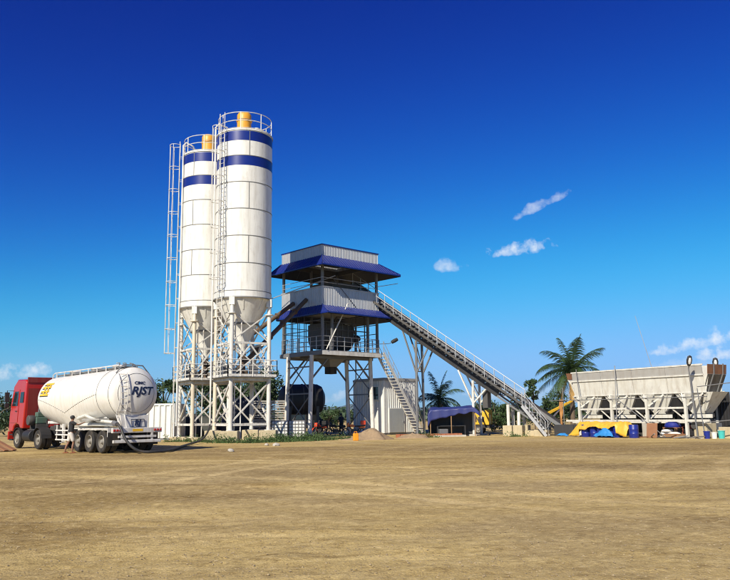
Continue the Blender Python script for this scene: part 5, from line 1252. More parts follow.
# ------------------------------------------------------------------ motorbikes
def motorbike(loc, rotz, label, paint, box=None):
    t = thing('motorbike', label, 'motorbike', loc, rotz, 'motorbikes parked under the tower'); r = .30
    for x, nm in ((0.62, 'front'), (-.62, 'rear')):
        T = TR(x, 0, r) @ RX(PI / 2); g = G(); g.lathe([(r - .07, -.04), (r - .02, -.05), (r, 0), (r - .02, .05), (r - .07, .04), (r - .07, -.04)], 28, T, cap=False); w = g.build('wheel', 'rubber', t, smooth=True)
        g = G(); g.lathe([(r - .075, -.03), (r - .06, -.035), (r - .06, .035), (r - .075, .03), (r - .075, -.03)], 28, T, cap=False); g.lathe([(.05, -.06), (.05, .06)], 10, T)
        for k in range(6): a = k * PI / 3; g.beam((x, 0, r), (x + (r - .06) * math.cos(a), 0, r + (r - .06) * math.sin(a)), .02)
        g.build('rim', 'chrome', w)
    g = G()
    for y in (-.09, .09): g.tube([(.62, y, r), (.42, y, .88)], .022, 8)
    g.box(.36, .50, -.12, .12, .80, .84); g.tube([(.36, -.34, 1.03), (.40, -.16, 1.0), (.40, .16, 1.0), (.36, .34, 1.03)], .015, 6); g.build('fork', 'dark_steel', t)
    g = G(); g.tube([(.40, 0, .82), (.1, 0, .45), (-.25, 0, .42), (-.62, 0, r)], .035, 8); g.tube([(.35, 0, .72), (-.1, 0, .72), (-.75, 0, .70)], .028, 8)
    for y in (-.12, .12): g.tube([(-.62, y, r), (-.5, y, .72)], .022, 6)
    g.build('frame', 'black_steel', t)
    g = G(); g.prism([(-.12, -.12, .66), (.30, -.12, .72), (.34, -.12, .88), (.05, -.12, .90), (-.12, -.12, .76)], (0, .24, 0)); g.build('fuel_tank', paint, t, bevel=.04)
    g = G(); g.prism([(-.95, -.11, .74), (-.1, -.11, .70), (-.05, -.11, .78), (-.95, -.11, .83)], (0, .22, 0)); g.build('seat', 'black_steel', t, bevel=.03)
    g = G(); g.prism([(.38, -.16, .70), (.52, -.14, .72), (.48, -.13, 1.02), (.36, -.15, 1.05)], (0, .31, 0)); fr = g.build('front_fairing', paint, t, bevel=.03)
    g = G(); g.lathe([(0, 0), (.06, 0), (.06, .03), (.04, .05), (0, .055)], 14, TR(.50, 0, .90) @ RY(PI / 2)); g.build('headlight', 'rim_grey', fr, smooth=True)
    g = G(); g.prism([(-.95, -.10, .60), (-.5, -.12, .56), (-.4, -.12, .70), (-.98, -.1, .74)], (0, .22, 0)); g.build('tail_panel', paint, t, bevel=.02)
    g = G()
    for k in range(7): a = rad(20 + k * 22); b = a + rad(22); g.beam((.62 + .34 * math.cos(a), 0, r + .34 * math.sin(a)), (.62 + .34 * math.cos(b), 0, r + .34 * math.sin(b)), .12, .015)
    g.build('front_mudguard', paint, t)
    g = G(); g.box(-.22, .18, -.15, .15, .22, .52); g.lathe([(.11, -.18), (.11, .18)], 12, TR(-.05, 0, .38) @ RX(PI / 2)); g.build('engine', 'dark_steel', t, bevel=.02)
    g = G(); g.tube([(.12, .16, .25), (-.3, .2, .22), (-.85, .2, .36)], [.025, .03, .05], 8); g.build('exhaust', 'chrome', t, smooth=True)
    g = G(); g.tube([(-.1, -.05, .25), (-.12, -.28, .0)], .014, 6); g.build('kickstand', 'black_steel', t)
    if box: g = G(); g.box(-1.0, -.6, -.22, .22, .84, 1.18); g.build('top_box', box, t, bevel=.04)
    g = G()
    for s in (-1, 1): g.tube([(.38, s * .24, 1.02), (.34, s * .30, 1.18)], .01, 5); g.box(.325, .345, s * .30 - .055, s * .30 + .055, 1.16, 1.23)
    g.build('mirrors', 'black_steel', t)
motorbike((-1.1, 62.6, -.03), rad(188), 'orange and red motorbike standing side-on beside the cabin', 'bike_orange', 'bike_red')
motorbike((-2.6, 63.6, -.03), rad(215), 'dark motorbike parked between the red one and the orange one', 'black_steel')
motorbike((-4.0, 64.8, -.03), rad(235), 'red motorbike with a dark top box next to the front tower leg', 'bike_red', 'black_steel')

# ------------------------------------------------------------------ things around the silos and tower
def ibc(x, y, rz, label):
    t = thing('water_tote', label, 'tank', (x, y, -.03), rz, 'caged water totes'); a, b = .58, .50
    g = G(); g.box(-a + .03, a - .03, -b + .03, b - .03, .16, 1.28); g.build('bottle', 'white_plastic', t, bevel=.09)
    g = G(); g.lathe([(.12, 1.27), (.12, 1.34), (0, 1.35)], 14); g.build('cap', 'black_steel', t)
    g = G()
    for z in (.2, .42, .64, .86, 1.08, 1.3):
        c = [(-a, -b, z), (a, -b, z), (a, b, z), (-a, b, z)]
        for i in range(4): g.tube([c[i], c[(i + 1) % 4]], .02, 5)
    for k in range(6):
        u = -1 + 2 * k / 5
        for s in (-1, 1): g.tube([(u * a, s * b, .13), (u * a, s * b, 1.31)], .02, 5); g.tube([(s * a, u * b, .13), (s * a, u * b, 1.31)], .02, 5)
    g.build('cage', 'grey_steel', t)
    g = G(); g.box(-a, a, -b, b, .11, .14)
    for x_ in (-.5, 0, .5): g.box(x_ * 1.0 - .06, x_ + .06, -b, b, 0, .11)
    g.build('pallet', 'dark_steel', t)
ibc(-6.0, 53.6, TA - .75, 'white caged water tote against the silo leg'); ibc(-4.85, 53.75, TA - .72, 'white caged water tote standing by the tower side of its pair')
def crate_stack():
    n = 0
    for i in range(2):
        for k in range(8):
            cx = -8.35 + i * 1.35; z = -.03 + k * .36; o = thing('slatted_crate', ['pale slatted crate at the silo end in the stack behind silo legs', 'pale slatted crate at the black tank end in the stack behind silo legs'][i], 'crate', (cx, 60.2 + i * .3, z), rad(8), 'stacked slatted crates')
            for y in (-.45, .45):
                for z in (.06, .22): g = G(); g.box(-.55, .55, y - .02, y + .02, z, z + .10); g.build('long_slat', 'grey_board', o)
            for x in (-.53, .53): g = G(); g.box(x - .02, x + .02, -.42, .42, .06, .32); g.build('end_board', 'grey_board', o)
            for x in (-.48, 0, .48): g = G(); g.box(x - .05, x + .05, -.47, .47, 0, .055); g.build('base_slat', 'wood', o)
crate_stack()
def black_tank():
    t = thing('black_tank', 'large horizontal black tank on cradles behind the silo and tower legs', 'tank', (-5.6, 66.5, 0), rad(14))
    g = G(); g.lathe([(0, -2.0), (.6, -1.95), (1.1, -1.7), (1.3, -1.3), (1.3, 1.3), (1.1, 1.7), (.6, 1.95), (0, 2.0)], 36, TR(0, 0, 3.0) @ RY(PI / 2)); k = g.build('vessel', 'black_steel', t, smooth=True)
    for x in (-1.0, 0, 1.0): g = G(); g.lathe([(1.31, -.05), (1.34, -.05), (1.34, .05), (1.31, .05)], 36, TR(x, 0, 3.0) @ RY(PI / 2), cap=False); g.build('strap', 'dark_steel', k)
    for x in (-1.2, 1.2):
        g = G(); g.prism([(x - .12, -1.1, -.05), (x - .12, 1.1, -.05), (x - .12, 1.15, 2.5), (x - .12, .7, 2.0), (x - .12, -.7, 2.0), (x - .12, -1.15, 2.5)], (.24, 0, 0)); g.build('cradle', 'dark_steel', t)
black_tank()
def container(x, y, rz, L, W, H, label):
    t = thing('ribbed_container', label, 'container', (x, y, -.03), rz)
    g = G(); g.box(0, L, 0, W, 0, .15); g.build('base_frame', 'grey_steel', t)
    for p, du, ln in (((0, 0), (1, 0, 0), L), ((0, W), (0, -1, 0), W), ((L, W), (-1, 0, 0), L), ((L, 0), (0, 1, 0), W)):
        n = round(ln / 1.2); w = (ln - .2) / n
        for i in range(n): g = G(); g.corrug((0, 0, 0), du, w - .004, H - .3, .10, .42); q = Vector((p[0], p[1], .16)) + Vector(du) * (.1 + i * w); g.build('wall_panel', 'cabin_white', t, loc=q)
    for a in (0, L):
        for b in (0, W): g = G(); g.box(a - .08, a + .08, b - .08, b + .08, .15, H - .13); g.build('corner_post', 'cabin_white', t)
    g = G(); g.box(-.08, L + .08, -.08, W + .08, H - .13, H); g.build('roof', 'cabin_white', t)
container(-18.2, 56.8, rad(-6), 4.1, 2.3, 2.65, 'white ribbed container behind the tank trailer and silo ladder')
# dark parked van under the tower
def van():
    t = thing('parked_van', 'dark van with a pale roof parked behind the motorbikes', 'van', (-5.9, 73.0, -.02), rad(8))
    prof = [(-2.1, .45), (-2.1, 1.75), (-1.95, 1.92), (1.0, 1.95), (1.55, 1.25), (2.15, 1.05), (2.2, .45)]
    g = G(); g.prism([(x, -.85, z) for x, z in prof], (0, 1.7, 0)); b = g.build('body', 'black_steel', t, bevel=.05)
    g = G(); g.box(-1.95, .95, -.78, .78, 1.955, 2.05); g.build('roof', 'white_plastic', t, bevel=.03)
    for x0, x1 in ((-1.85, -.95), (-.85, .0), (.1, .95)): g = G(); g.box(x0, x1, -.862, -.853, 1.25, 1.75); g.build('window', 'glass', b)
    g = G(); g.prism([(1.06, -.75, 1.90), (1.06, .75, 1.90), (1.53, .75, 1.30), (1.53, -.75, 1.30)], (.03, 0, .03)); g.build('windscreen', 'glass', b)
    for y in (-.6, .6): g = G(); g.box(2.2, 2.23, y - .15, y + .15, .75, .9); g.build('headlight', 'lamp_clear', b)
    for x in (-1.4, 1.4):
        for s in (-1, 1): wheel(t, x, s * .86, s, r=.32, w=.2)
van()
# sand pile, jerrycan, slab
def heap(name, cx, cy, rx, ry, h, mat, seed, label, cat):
    g = G(); n, m = 40, 16; vs = [(0, 0, h * .85)]; fs = []
    for j in range(1, m + 1):
        for i in range(n):
            a = 2 * PI * i / n; r = j / m; k = .82 + .36 * noise.noise((math.cos(a) * 1.3 + seed, math.sin(a) * 1.3, .3))
            x, y = rx * r * k * math.cos(a), ry * r * k * math.sin(a)
            z = h * (.55 + .55 * math.exp(-((x - .5 * rx * .6) ** 2 + y * y) / (.25 * rx * rx)) + .35 * math.exp(-((x + .45 * rx) ** 2 + (y - .1) ** 2) / (.12 * rx * rx))) * (1 - r * r) * (1 + .9 * noise.noise((x * 1.1, y * 1.1, seed))) + .14 * noise.noise((x * 3, y * 3, seed)) * (1 - r * .7) + .07 * noise.noise((x * 8, y * 8, seed)) * (1 - r * .5)
            vs.append((x, y, max(z, 0) - (.12 if j == m else 0)))
    fs += [(0, 1 + i, 1 + (i + 1) % n) for i in range(n)]
    for j in range(m - 1):
        for i in range(n): a = 1 + j * n + i; b = 1 + j * n + (i + 1) % n; fs.append((a, a + n, b + n, b))
    g.add(vs, fs); o = g.build(name, mat, smooth=True, angle=180, loc=(cx, cy, -.02)); tag(o, label, cat)
heap('sand_pile', .05, 51.3, 2.0, 1.3, .50, 'sand', 4.7, 'low brown heap of sand in front of the cabin', 'sand pile')
heap('dirt_mound', 3.2, 53.2, 1.5, .7, .26, 'sand', 6.0, 'flat ridge of brown soil beside the concrete slab', 'dirt mound')
t = thing('jerrycan', 'orange plastic jerrycan standing at the edge of the sand heap', 'jerrycan', (-.72, 49.7, -.03), .3)
g = G(); g.box(-.17, .17, -.12, .12, 0, .48); g.build('body', 'orange_plastic', t, bevel=.05)
g = G(); g.tube([(-.1, 0, .47), (-.1, 0, .57), (.08, 0, .57), (.08, 0, .47)], .022, 8); g.build('handle', 'orange_plastic', t); g = G(); g.lathe([(.04, .47), (.04, .54), (0, .545)], 12, TR(.13, 0, 0)); g.build('cap', 'black_steel', t)
g = G(); g.box(-1.9, 2.3, -1.9, 1.9, -.1, .10); struct(g.build('slab', 'concrete', loc=(4.6, 56.9, 0), rotz=.12, bevel=.02))
t = thing('brick_kerb', 'row of red bricks edging the concrete slab below the stair', 'kerb', (2.2, 54.75, 0), .14); b0 = None
for i in range(16):
    if b0 is None: g = G(); g.box(-.14, .14, -.1, .1, -.06, .22); b0 = g.build('brick', 'brick_red', t, bevel=.01, loc=(0, 0, 0))
    else: clone(b0, (i * .30, random.uniform(-.01, .01), random.uniform(-.012, .012)), t)
# blue tarpaulin shelter
def shelter():
    t = thing('tarp_shelter', 'blue tarpaulin shelter on poles under the conveyor', 'shelter', (4.6, 55.75, -.02), rad(-4))
    for i, (x, y, h) in enumerate(((0, 0, 1.85), (3.2, 0, 2.0), (0, 1.6, 2.05), (3.2, 1.6, 2.15), (1.5, -.05, 1.7))):
        g = G(); g.tube([(x, y, 0), (x, y, h)], .035, 6); g.build('post', 'wood', t)
    g = G(); nx, ny = 30, 18; vs = []
    for j in range(ny + 1):
        for i in range(nx + 1):
            u, v = i / nx, j / ny; x = -.2 + 3.75 * u
            if v < .34: k = v / .34; y = -.12 - .1 * noise.noise((x * 1.6, 0, 1)); z = 1.92 + .12 * u - (1 - k) * (.30 + .55 * (1 - u) ** 1.6 + .16 * noise.noise((x * 2.2, 3, 1)))
            else: k = (v - .34) / .66; y = -.1 + 1.8 * k; z = 1.94 + .12 * u + .16 * k - .12 * math.sin(PI * k) * abs(math.sin(u * PI * 1.6)) + .05 * noise.noise((x * 2, y * 2, 4))
            if u > .90: z -= (u - .90) * 3.2
            if u < .05: z -= (.05 - u) * 9
            z += .03 * noise.noise((x * 5, y * 5, z * 3)); vs.append((x, y, z))
    fs = [(j * (nx + 1) + i, j * (nx + 1) + i + 1, (j + 1) * (nx + 1) + i + 1, (j + 1) * (nx + 1) + i) for j in range(ny) for i in range(nx)]
    g.add(vs, fs); o = g.build('tarpaulin', 'tarp_blue', t, smooth=True, angle=180); s = o.modifiers.new('thick', 'SOLIDIFY'); s.thickness = .012
    g = G(); vs = []
    for j in range(13):
        for i in range(21):
            u, v = i / 20, j / 12; vs.append((-.15 + 3.4 * u, 1.6 + .08 * noise.noise((u * 7, v * 3, 2)), .05 + 1.95 * v))
    g.add(vs, [(j * 21 + i, j * 21 + i + 1, (j + 1) * 21 + i + 1, (j + 1) * 21 + i) for j in range(12) for i in range(20)]); o = g.build('back_shade_sheet', 'black_steel', t, smooth=True); s = o.modifiers.new('thick', 'SOLIDIFY'); s.thickness = .012  # black sheet stands in for the shade inside the shelter
    g = G(); g.add([(-.15, -.05, .05), (-.15, 1.62, .05), (-.15, 1.62, 2.0), (-.15, -.05, 1.8)], [(0, 1, 2, 3)]); o = g.build('side_sheet', 'tarp_blue', t); s = o.modifiers.new('thick', 'SOLIDIFY'); s.thickness = .012
shelter()
t = thing('workbench', 'workbench with a grey case, coloured black for the shade inside the blue shelter', 'workbench', (5.6, 56.6, -.02), 0)
g = G(); g.box(-.5, 1.6, -.4, .5, .72, .78); g.build('top', 'black_steel', t)  # black colour carries the shade under the tarpaulin
for x in (-.45, 1.55):
    for y in (-.35, .45): g = G(); g.box(x - .04, x + .04, y - .04, y + .04, 0, .72); g.build('leg', 'black_steel', t)
t = tag(G().box(-.3, .3, -.25, .25, 0, .55).build('tool_chest', 'grey_steel', bevel=.03, loc=(5.5, 55.7, -.02), rotz=.2), 'grey metal chest on the ground at the shelter front', 'chest')
def yellow_machine():
    t = thing('site_compressor', 'yellow wheeled site machine with a dark frame beside the blue shelter', 'machine', (8.95, 61.2, -.02), rad(-20))
    g = G(); g.prism([(-.85, -.55, .75), (.85, -.55, .75), (.85, -.55, 1.5), (.3, -.55, 1.85), (-.75, -.55, 1.75)], (0, 1.1, 0)); b = g.build('hood', 'yellow_paint', t, bevel=.05)
    for k in range(4): g = G(); g.box(-.6 + k * .3, -.42 + k * .3, -.565, -.551, .95, 1.35); g.build('vent', 'black_steel', b)
    g = G(); g.box(-1.0, 1.1, -.5, .5, .5, .74); g.build('frame', 'black_steel', t); g = G(); g.tube([(1.1, 0, .6), (2.0, 0, .5)], .05, 8); g.build('drawbar', 'black_steel', t)
    for s in (-1, 1): wheel(t, 0, s * .72, s, r=.36, w=.2)
    g = G(); g.tube([(-.5, .3, 1.75), (-.5, .3, 2.1)], .05, 8); g.build('exhaust', 'dark_steel', t)
    for y in (-.59, .59): g = G(); g.box(.55, .9, y - .03, y + .03, .74, 1.9); g.build('guard', 'yellow_paint', t)
yellow_machine()

# ------------------------------------------------------------------ clutter by the bins
def drum(x, y, label, mat='drum_blue', h=.82, r=.29, group='blue plastic drums by the bins'):
    t = thing('plastic_drum', label, 'drum', (x, y, -.03), random.random(), group)
    g = G(); g.lathe([(r * .92, 0), (r, .04), (r, h * .32), (r * 1.03, h * .34), (r, h * .36), (r, h * .64), (r * 1.03, h * .66), (r, h * .68), (r, h - .05), (r * .92, h), (0, h - .01)], 24); b = g.build('barrel', mat, t, smooth=True)
    g = G(); g.lathe([(.05, h - .012), (.05, h + .02), (0, h + .025)], 10, TR(.12, 0, 0)); g.build('bung', 'black_steel', b)
for i, x in enumerate((1.35, 2.0, 2.65, 3.3, 3.9)):
    p = bw(x, -.95 + .06 * (i % 2)); drum(p.x, p.y, 'blue plastic drum in the row under the yellow tarpaulin')
p = bw(5.15, -1.0); drum(p.x, p.y, 'blue plastic drum standing open beside the yellow tarpaulin')
def tarp(name, label, mat, x0, x1, y0, y1, hfun, seed, nx=90, ny=40):
    g = G(); vs = []
    for j in range(ny + 1):
        for i in range(nx + 1):
            u, v = i / nx, j / ny; x = x0 + (x1 - x0) * u + .10 * noise.noise((u * 5, v * 4, seed)); y = y0 + (y1 - y0) * v + .08 * noise.noise((u * 6, v * 3, seed + 5)); z = hfun(u, v) + .07 * noise.noise((x * 2.6, y * 2.6, seed)) + .09 * (.3 - abs(noise.noise((x * 3.5, y * 3.5, seed)))) + .04 * (.3 - abs(noise.noise((x * 8, y * 8, seed))))
            q = bw(x, y, max(z, .0)); vs.append(tuple(q))
    g.add(vs, [(j * (nx + 1) + i, j * (nx + 1) + i + 1, (j + 1) * (nx + 1) + i + 1, (j + 1) * (nx + 1) + i) for j in range(ny) for i in range(nx)])
    o = g.build(name, mat, smooth=True, angle=180); s = o.modifiers.new('thick', 'SOLIDIFY'); s.thickness = .012; s.offset = 1; return tag(o, label, 'tarpaulin')
def hy(u, v):
    top = .93 if .18 < u < .95 else (.93 - (.18 - u) * 4.4 if u <= .18 else .93 - (u - .95) * 6)
    if v < .42: low = .05 if u < .22 else (.55 + .12 * math.sin(u * 17) - (.42 if u > .84 else 0)); return low + (top - low) * (v / .42) ** .6
    return top - max(0, v - .85) * 1.5
tarp('yellow_tarpaulin', 'crumpled yellow tarpaulin thrown over blue drums below the bins', 'tarp_yellow', .1, 4.85, -1.36, -.52, hy, 3.0)
def hb(u, v): return .06 + .50 * math.sin(PI * min(1, u * 1.1)) * (v ** .7)
tarp('light_blue_tarpaulin', 'light blue plastic sheet hanging below the yellow tarpaulin', 'tarp_cyan', 2.5, 4.1, -1.62, -1.40, hb, 8.0, 20, 8)
def hb2(u, v): return .03 + .22 * math.sin(PI * u) * math.sin(PI * v)
tarp('blue_rag', 'small crumpled blue sheet on the ground by the conveyor foot', 'tarp_cyan', -.6, .25, -1.75, -1.15, hb2, 12.0, 14, 10)
def bucket(x, y, mat, label, r=.17, h=.36):
    t = thing('bucket', label, 'bucket', (x, y, -.03), .4, 'plastic buckets by the lamp post')
    g = G(); g.lathe([(r * .78, 0), (r, h), (r * 1.06, h), (r * 1.06, h - .03), (r * .96, h - .01), (r * .76, .02), (0, .02)], 20); g.build('pail', mat, t, smooth=True)
    g = G(); g.tube([(r * math.cos(a), .04, h - .05 - r * .9 * math.sin(a)) for a in [rad(k) for k in range(0, 181, 18)]], .008, 5); g.build('handle', 'chrome', t)
bucket(19.72, 44.9, 'drum_blue', 'blue bucket beside the lamp post', .19, .44); bucket(20.12, 44.85, 'white_plastic', 'white bucket between a blue and a teal one', .17, .38); bucket(20.52, 44.8, 'teal_plastic', 'teal bucket at the end of the bucket row', .2, .46)
def board(name, label, cat, p, size, rz, tilt, mat):
    g = G(); a, b, c = size; g.box(-a / 2, a / 2, -b / 2, b / 2, 0, c); o = g.build(name, mat, bevel=.006, loc=p); o.rotation_euler = (rad(tilt), 0, rz); return tag(o, label, cat)
p = bw(5.95, -.35); board('wooden_panel', 'brown wooden panel leaning against the concrete pier of the bins', 'panel', (p.x, p.y, -.02), (.7, .05, .9), BA + .1, -9, 'wood_brown')
p = bw(4.9, .6)
t = thing('timber_stack', 'pile of sawn boards under the near bin', 'timber', tuple(bw(7.1, .5)), BA)
for i in range(14): g = G(); g.box(-.75, .75, -.07, .07, -.025, .025); g.build('board', 'wood' if i % 3 else 'wood_brown', t, loc=(random.uniform(-.08, .08), (i % 4 - 1.5) * .17, .02 + .06 * (i // 4)), rotz=random.uniform(-.06, .06))
def sacks(p, n, mat, name, label, cat):
    for i in range(n):
        g = G(); nx, ny = 10, 8; vs = []
        for j in range(ny + 1):
            for k in range(nx + 1):
                u, v = k / nx * 2 - 1, j / ny * 2 - 1; z = .13 * max(0, (1 - u ** 4) * (1 - v ** 4)) ** .5; vs.append((u * .36, v * .22, z))
        m = len(vs); vs += [(a, b, -.4 * c) for a, b, c in vs]
        fs = [(j * (nx + 1) + k, j * (nx + 1) + k + 1, (j + 1) * (nx + 1) + k + 1, (j + 1) * (nx + 1) + k) for j in range(ny) for k in range(nx)]; fs += [tuple(q + m for q in f)[::-1] for f in fs]
        g.add(vs, fs); q = bw(p[0] + (i % 2) * .5 + .06 * i, p[1] + .1 * (i % 2), .04 + .16 * (i // 2)); tag(g.build(name, mat, smooth=True, loc=q, rotz=BA + i * .35), label, cat, name + ' heap')
sacks((6.05, .75), 5, 'white_plastic', 'cement_sack', 'pale cement sack in the small heap under the bins', 'sack'); 
t = thing('blue_drum_rack', 'dark wooden rack under the bins with a blue cover on top', 'rack', tuple(bw(6.35, 1.25)), BA)
g = G(); g.box(-.5, .5, -.35, .35, .55, .6)
g.build('shelf', 'wood_brown', t)
for x in (-.45, .45):
    for y in (-.3, .3): g = G(); g.box(x - .04, x + .04, y - .04, y + .04, -.03, .55); g.build('leg', 'wood_brown', t)
g = G(); g.lathe([(.5, .602), (.52, .7), (.42, .86), (.2, .95), (0, .97)], 14); g.build('cover', 'drum_blue', t, smooth=True)
# concrete blocks near the bin drive
for i, (x, y, a, b, h, z) in enumerate(((8.75, .9, .42, .5, .85, 0), (9.75, 1.9, .55, .4, .62, 0), (10.6, 2.4, .5, .5, .8, 0))):
    g = G(); g.box(-a, a, -b, b, -.05, h); tag(g.build('concrete_block', 'concrete_yellow', bevel=.03, loc=tuple(bw(x, y)), rotz=BA + .1 * i), ['concrete block at the near leg of the bins', 'concrete block under the bin drive motor', 'concrete block clear of the bins beside the lamp post'][i], 'block', 'concrete blocks by the bins')
# orange cloth on the corner of the bins, yellow beam behind conveyor foot
g = G(); vs = []
for j in range(15):
    for i in range(7):
        u, v = i / 6, j / 14; q = bw(-1.75 + .34 * u * (1 - .5 * v) + .12 * noise.noise((u * 3, v * 3, 1)), .06 + .10 * noise.noise((u * 4, v * 5, 7)), 2.48 - 1.75 * v); vs.append(tuple(q))
g.add(vs, [(j * 7 + i, j * 7 + i + 1, j * 7 + i + 8, j * 7 + i + 7) for j in range(14) for i in range(6)]); o = g.build('orange_cloth', 'cloth_orange', smooth=True, angle=180); s = o.modifiers.new('thick', 'SOLIDIFY'); s.thickness = .015
tag(o, 'orange cloth hanging in folds from a tube at the far bin corner', 'cloth')
t = thing('yellow_boom', 'yellow steel boom sloping up behind the foot of the conveyor', 'boom', (14.2, 60.5, 0), rad(28))
g = G(); g.prism([(-.2, -.08, 1.32), (2.6, -.08, 2.42), (2.6, -.08, 2.58), (-.2, -.08, 1.55)], (0, .16, 0)); g.build('arm', 'yellow_paint', t, bevel=.02)
g = G(); g.box(-.45, .05, -.3, .3, -.05, 1.45); g.build('pedestal', 'dark_steel', t); g = G(); g.tube([(.1, 0, .9), (1.3, 0, 1.85)], .06, 8); g.build('ram', 'chrome', t)
# hut at the right edge
def hut():
    t = thing('site_hut', 'pale site hut with a light sloping roof beyond the bins', 'hut', (27.2, 56.0, -.02), rad(-30)); W, D, H = 4.0, 3.0, 2.1
    n = 4
    for i in range(n): g = G(); g.corrug((0, 0, 0), (1, 0, 0), W / n - .01, H, .03, .2); g.build('wall_panel', 'cabin_white', t, loc=(i * W / n, 0, 0))
    for i in range(3): g = G(); g.corrug((0, 0, 0), (0, -1, 0), D / 3 - .01, H, .03, .2); g.build('wall_panel', 'cabin_white', t, loc=(0, D - i * D / 3, 0))
    g = G(); g.box(0.02, W, D - .05, D, 0, H); g.box(W - .05, W, 0.05, D - .06, 0, H); g.build('back_wall', 'cabin_white', t)
    for z, s in ((0, -1), (0, 1)):
        g = G(); y0 = D / 2; g.prism([(-.35, y0, H + .85), (W + .35, y0, H + .85), (W + .35, y0 + s * (D / 2 + .35), H - .05), (-.35, y0 + s * (D / 2 + .35), H - .05)], (0, 0, .05)); g.build('roof_slope', 'white_plastic', t)
    g = G(); g.prism([(0.0, 0.05, H), (0.0, D - .05, H), (0.0, D / 2, H + .8)], (.05, 0, 0)); g.build('gable', 'drum_blue', t)
    g = G(); g.box(1.0, 1.9, -.07, -.04, 0, 1.95); d = g.build('door', 'door_grey', t); g = G(); g.box(1.75, 1.8, -.12, -.07, .95, 1.1); g.build('handle', 'chrome', d)
hut()
# brown boards at the left edge
t = thing('board_pile', 'pile of brown wooden boards sloping to the ground in front of the red cab', 'timber', (-19.75, 40.1, -.03), rad(-20))
for i in range(6): g = G(); g.prism([(-1.3, -.14, 1.02), (1.25, -.14, .0), (1.30, -.14, .05), (-1.28, -.14, 1.07)], (0, .27, 0)); g.build('board', 'wood_brown' if i % 2 else 'wood', t, loc=(random.uniform(-.06, .06), -.8 + i * .29, .04 * (i % 2)))
g = G(); g.box(-1.35, -.95, -.85, .8, 0, .9); g.build('support_block', 'wood_brown', t)
for i, (x, y, r) in enumerate(((-6.4, 36.4, .16), (-5.0, 42.5, .20), (-5.6, 43.1, .13))):
    g = G(); vs = []; bm = bmesh.new(); bmesh.ops.create_icosphere(bm, subdivisions=2, radius=r)
    for v in bm.verts: v.co *= 1 + .35 * noise.noise(v.co * 6 + Vector((i, 0, 0))); v.co.z *= .6
    g.v = [tuple(v.co) for v in bm.verts]; g.f = [tuple(v.index for v in f.verts) for f in bm.faces]; bm.free()
    tag(g.build('rock', 'concrete', smooth=True, angle=20, loc=(x, y, .04)), ['pale rock lying alone on the dirt behind the trailer', 'larger of two pale rocks on the dirt before the silos', 'smaller of two pale rocks on the dirt before the silos'][i], 'rock')

# tarpaulin-covered load and an added dark mass behind the silo frames
def covered_load(x, y, rz, a, b, h, mat, seed, label):
    g = G(); n, m = 30, 22; vs = []
    for j in range(m + 1):
        for i in range(n + 1):
            u, v = i / n * 2 - 1, j / m * 2 - 1; e = max(abs(u), abs(v)); k = 1 if e < .62 else 1 - ((e - .62) / .38) ** 1.6
            px, py = u * a * (1 if e < .62 else .95 + .05 * e), v * b
            z = h * k * (1 + .10 * noise.noise((u * 2, v * 2, seed))) + .10 * noise.noise((u * 7, v * 7, seed)) * (.3 + k)
            vs.append((px + .06 * noise.noise((u * 6, v * 6, seed + 3)), py, max(z, -.03)))
    g.add(vs, [(j * (n + 1) + i, j * (n + 1) + i + 1, (j + 1) * (n + 1) + i + 1, (j + 1) * (n + 1) + i) for j in range(m) for i in range(n)])
    o = g.build('covered_load', mat, smooth=True, angle=180, loc=(x, y, 0), rotz=rz); s = o.modifiers.new('thick', 'SOLIDIFY'); s.thickness = .01
    tag(o, label, 'covered load', 'loads under tarpaulins')
M('tarp_navy', (0.016, 0.019, 0.035), 0.6, var=0.2)
M('tarp_dark', (0.022, 0.026, 0.02), 0.7, var=0.25)
covered_load(-9.9, 62.2, .2, 2.0, 1.6, 3.0, 'tarp_navy', 3.0, 'tall load under a navy tarpaulin behind the silo legs beside pale crates')
covered_load(-13.6, 60.8, -.1, 2.2, 1.2, 1.7, 'tarp_dark', 7.0, 'low dark mass added behind the outer silo, shaped as a load under a dark green tarpaulin')  # added to darken the area behind the silo legs

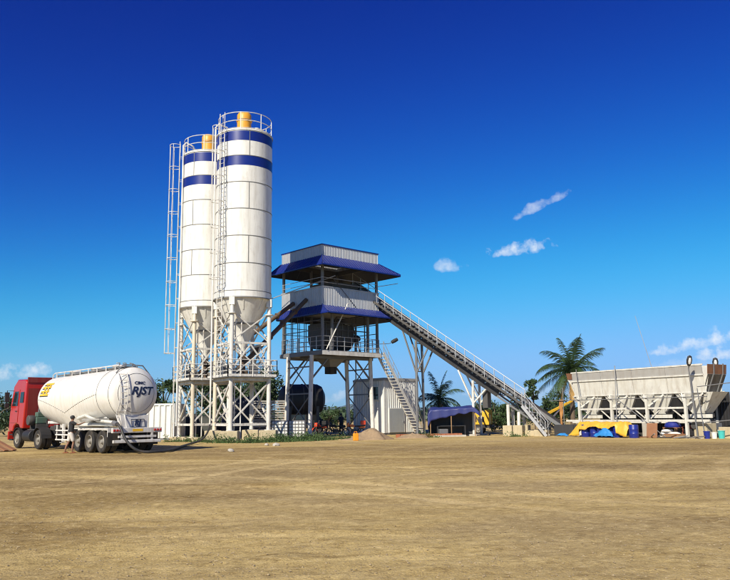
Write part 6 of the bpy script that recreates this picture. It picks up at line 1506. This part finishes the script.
# ------------------------------------------------------------------ haze over the far land
def haze():
    g = G(); g.box(-6700, 6700, -70, 6700, -5, 130); m = bpy.data.materials.new('haze'); m.use_nodes = True; nt = m.node_tree; nt.nodes.clear()
    out = nt.nodes.new('ShaderNodeOutputMaterial'); v = nt.nodes.new('ShaderNodeVolumePrincipled'); v.inputs['Color'].default_value = (0.55, 0.76, 1.0, 1); v.inputs['Density'].default_value = 0.00007
    v.inputs['Anisotropy'].default_value = 0.0
    nt.links.new(v.outputs[0], out.inputs['Volume']); stuff(g.build('haze', m))['label'] = 'thin blue haze over the far land'
haze()

# odds and ends lying about under and beside the bins
r_ = random.Random(9)
for i in range(6):
    p = bw(5.6 + .62 * i, -.45 + r_.uniform(-.2, .2), -.02); L_ = r_.uniform(.7, 1.7); g = G(); g.tube([(-L_ / 2, 0, .04), (L_ / 2, 0, .04 + r_.uniform(0, .25))], .035, 7)
    tag(g.build('steel_pipe', ['rust_brown', 'grey_steel', 'dark_steel'][i % 3], loc=tuple(p), rotz=BA + r_.uniform(-.9, .9)), 'short loose steel pipe lying on the dirt before the bins', 'pipe', 'loose pipes before the bins')
t = thing('generator', 'small dark generator set on the ground under the near bin', 'generator', tuple(bw(8.0, .75, -.02)), BA)
g = G(); g.box(-.4, .4, -.25, .25, .12, .55); g.build('engine', 'black_steel', t, bevel=.04)
g = G()
for y in (-.28, .28): g.tube([(-.45, y, .03), (-.45, y, .68), (.45, y, .68), (.45, y, .03), (-.45, y, .03)], .02, 6)
g.build('tube_frame', 'dark_red', t); g = G(); g.lathe([(.16, 0), (.18, .03), (.18, .2), (.1, .22)], 14, TR(0, 0, .55)); g.build('fuel_tank', 'dark_red', t)
t = thing('tyre_stack', 'worn black tyre lying under the bins by the wooden panel', 'tyre', tuple(bw(4.5, .35, -.02)), 0)
g = G(); g.lathe([(.26, .02), (.42, 0), (.48, .08), (.48, .2), (.42, .28), (.26, .26), (.26, .02)], 24, cap=False); g.build('tread', 'rubber', t, smooth=True); g = G(); g.lathe([(.25, .05), (.27, .05), (.27, .23), (.25, .23)], 24, cap=False); g.build('bead', 'rubber', t, smooth=True)
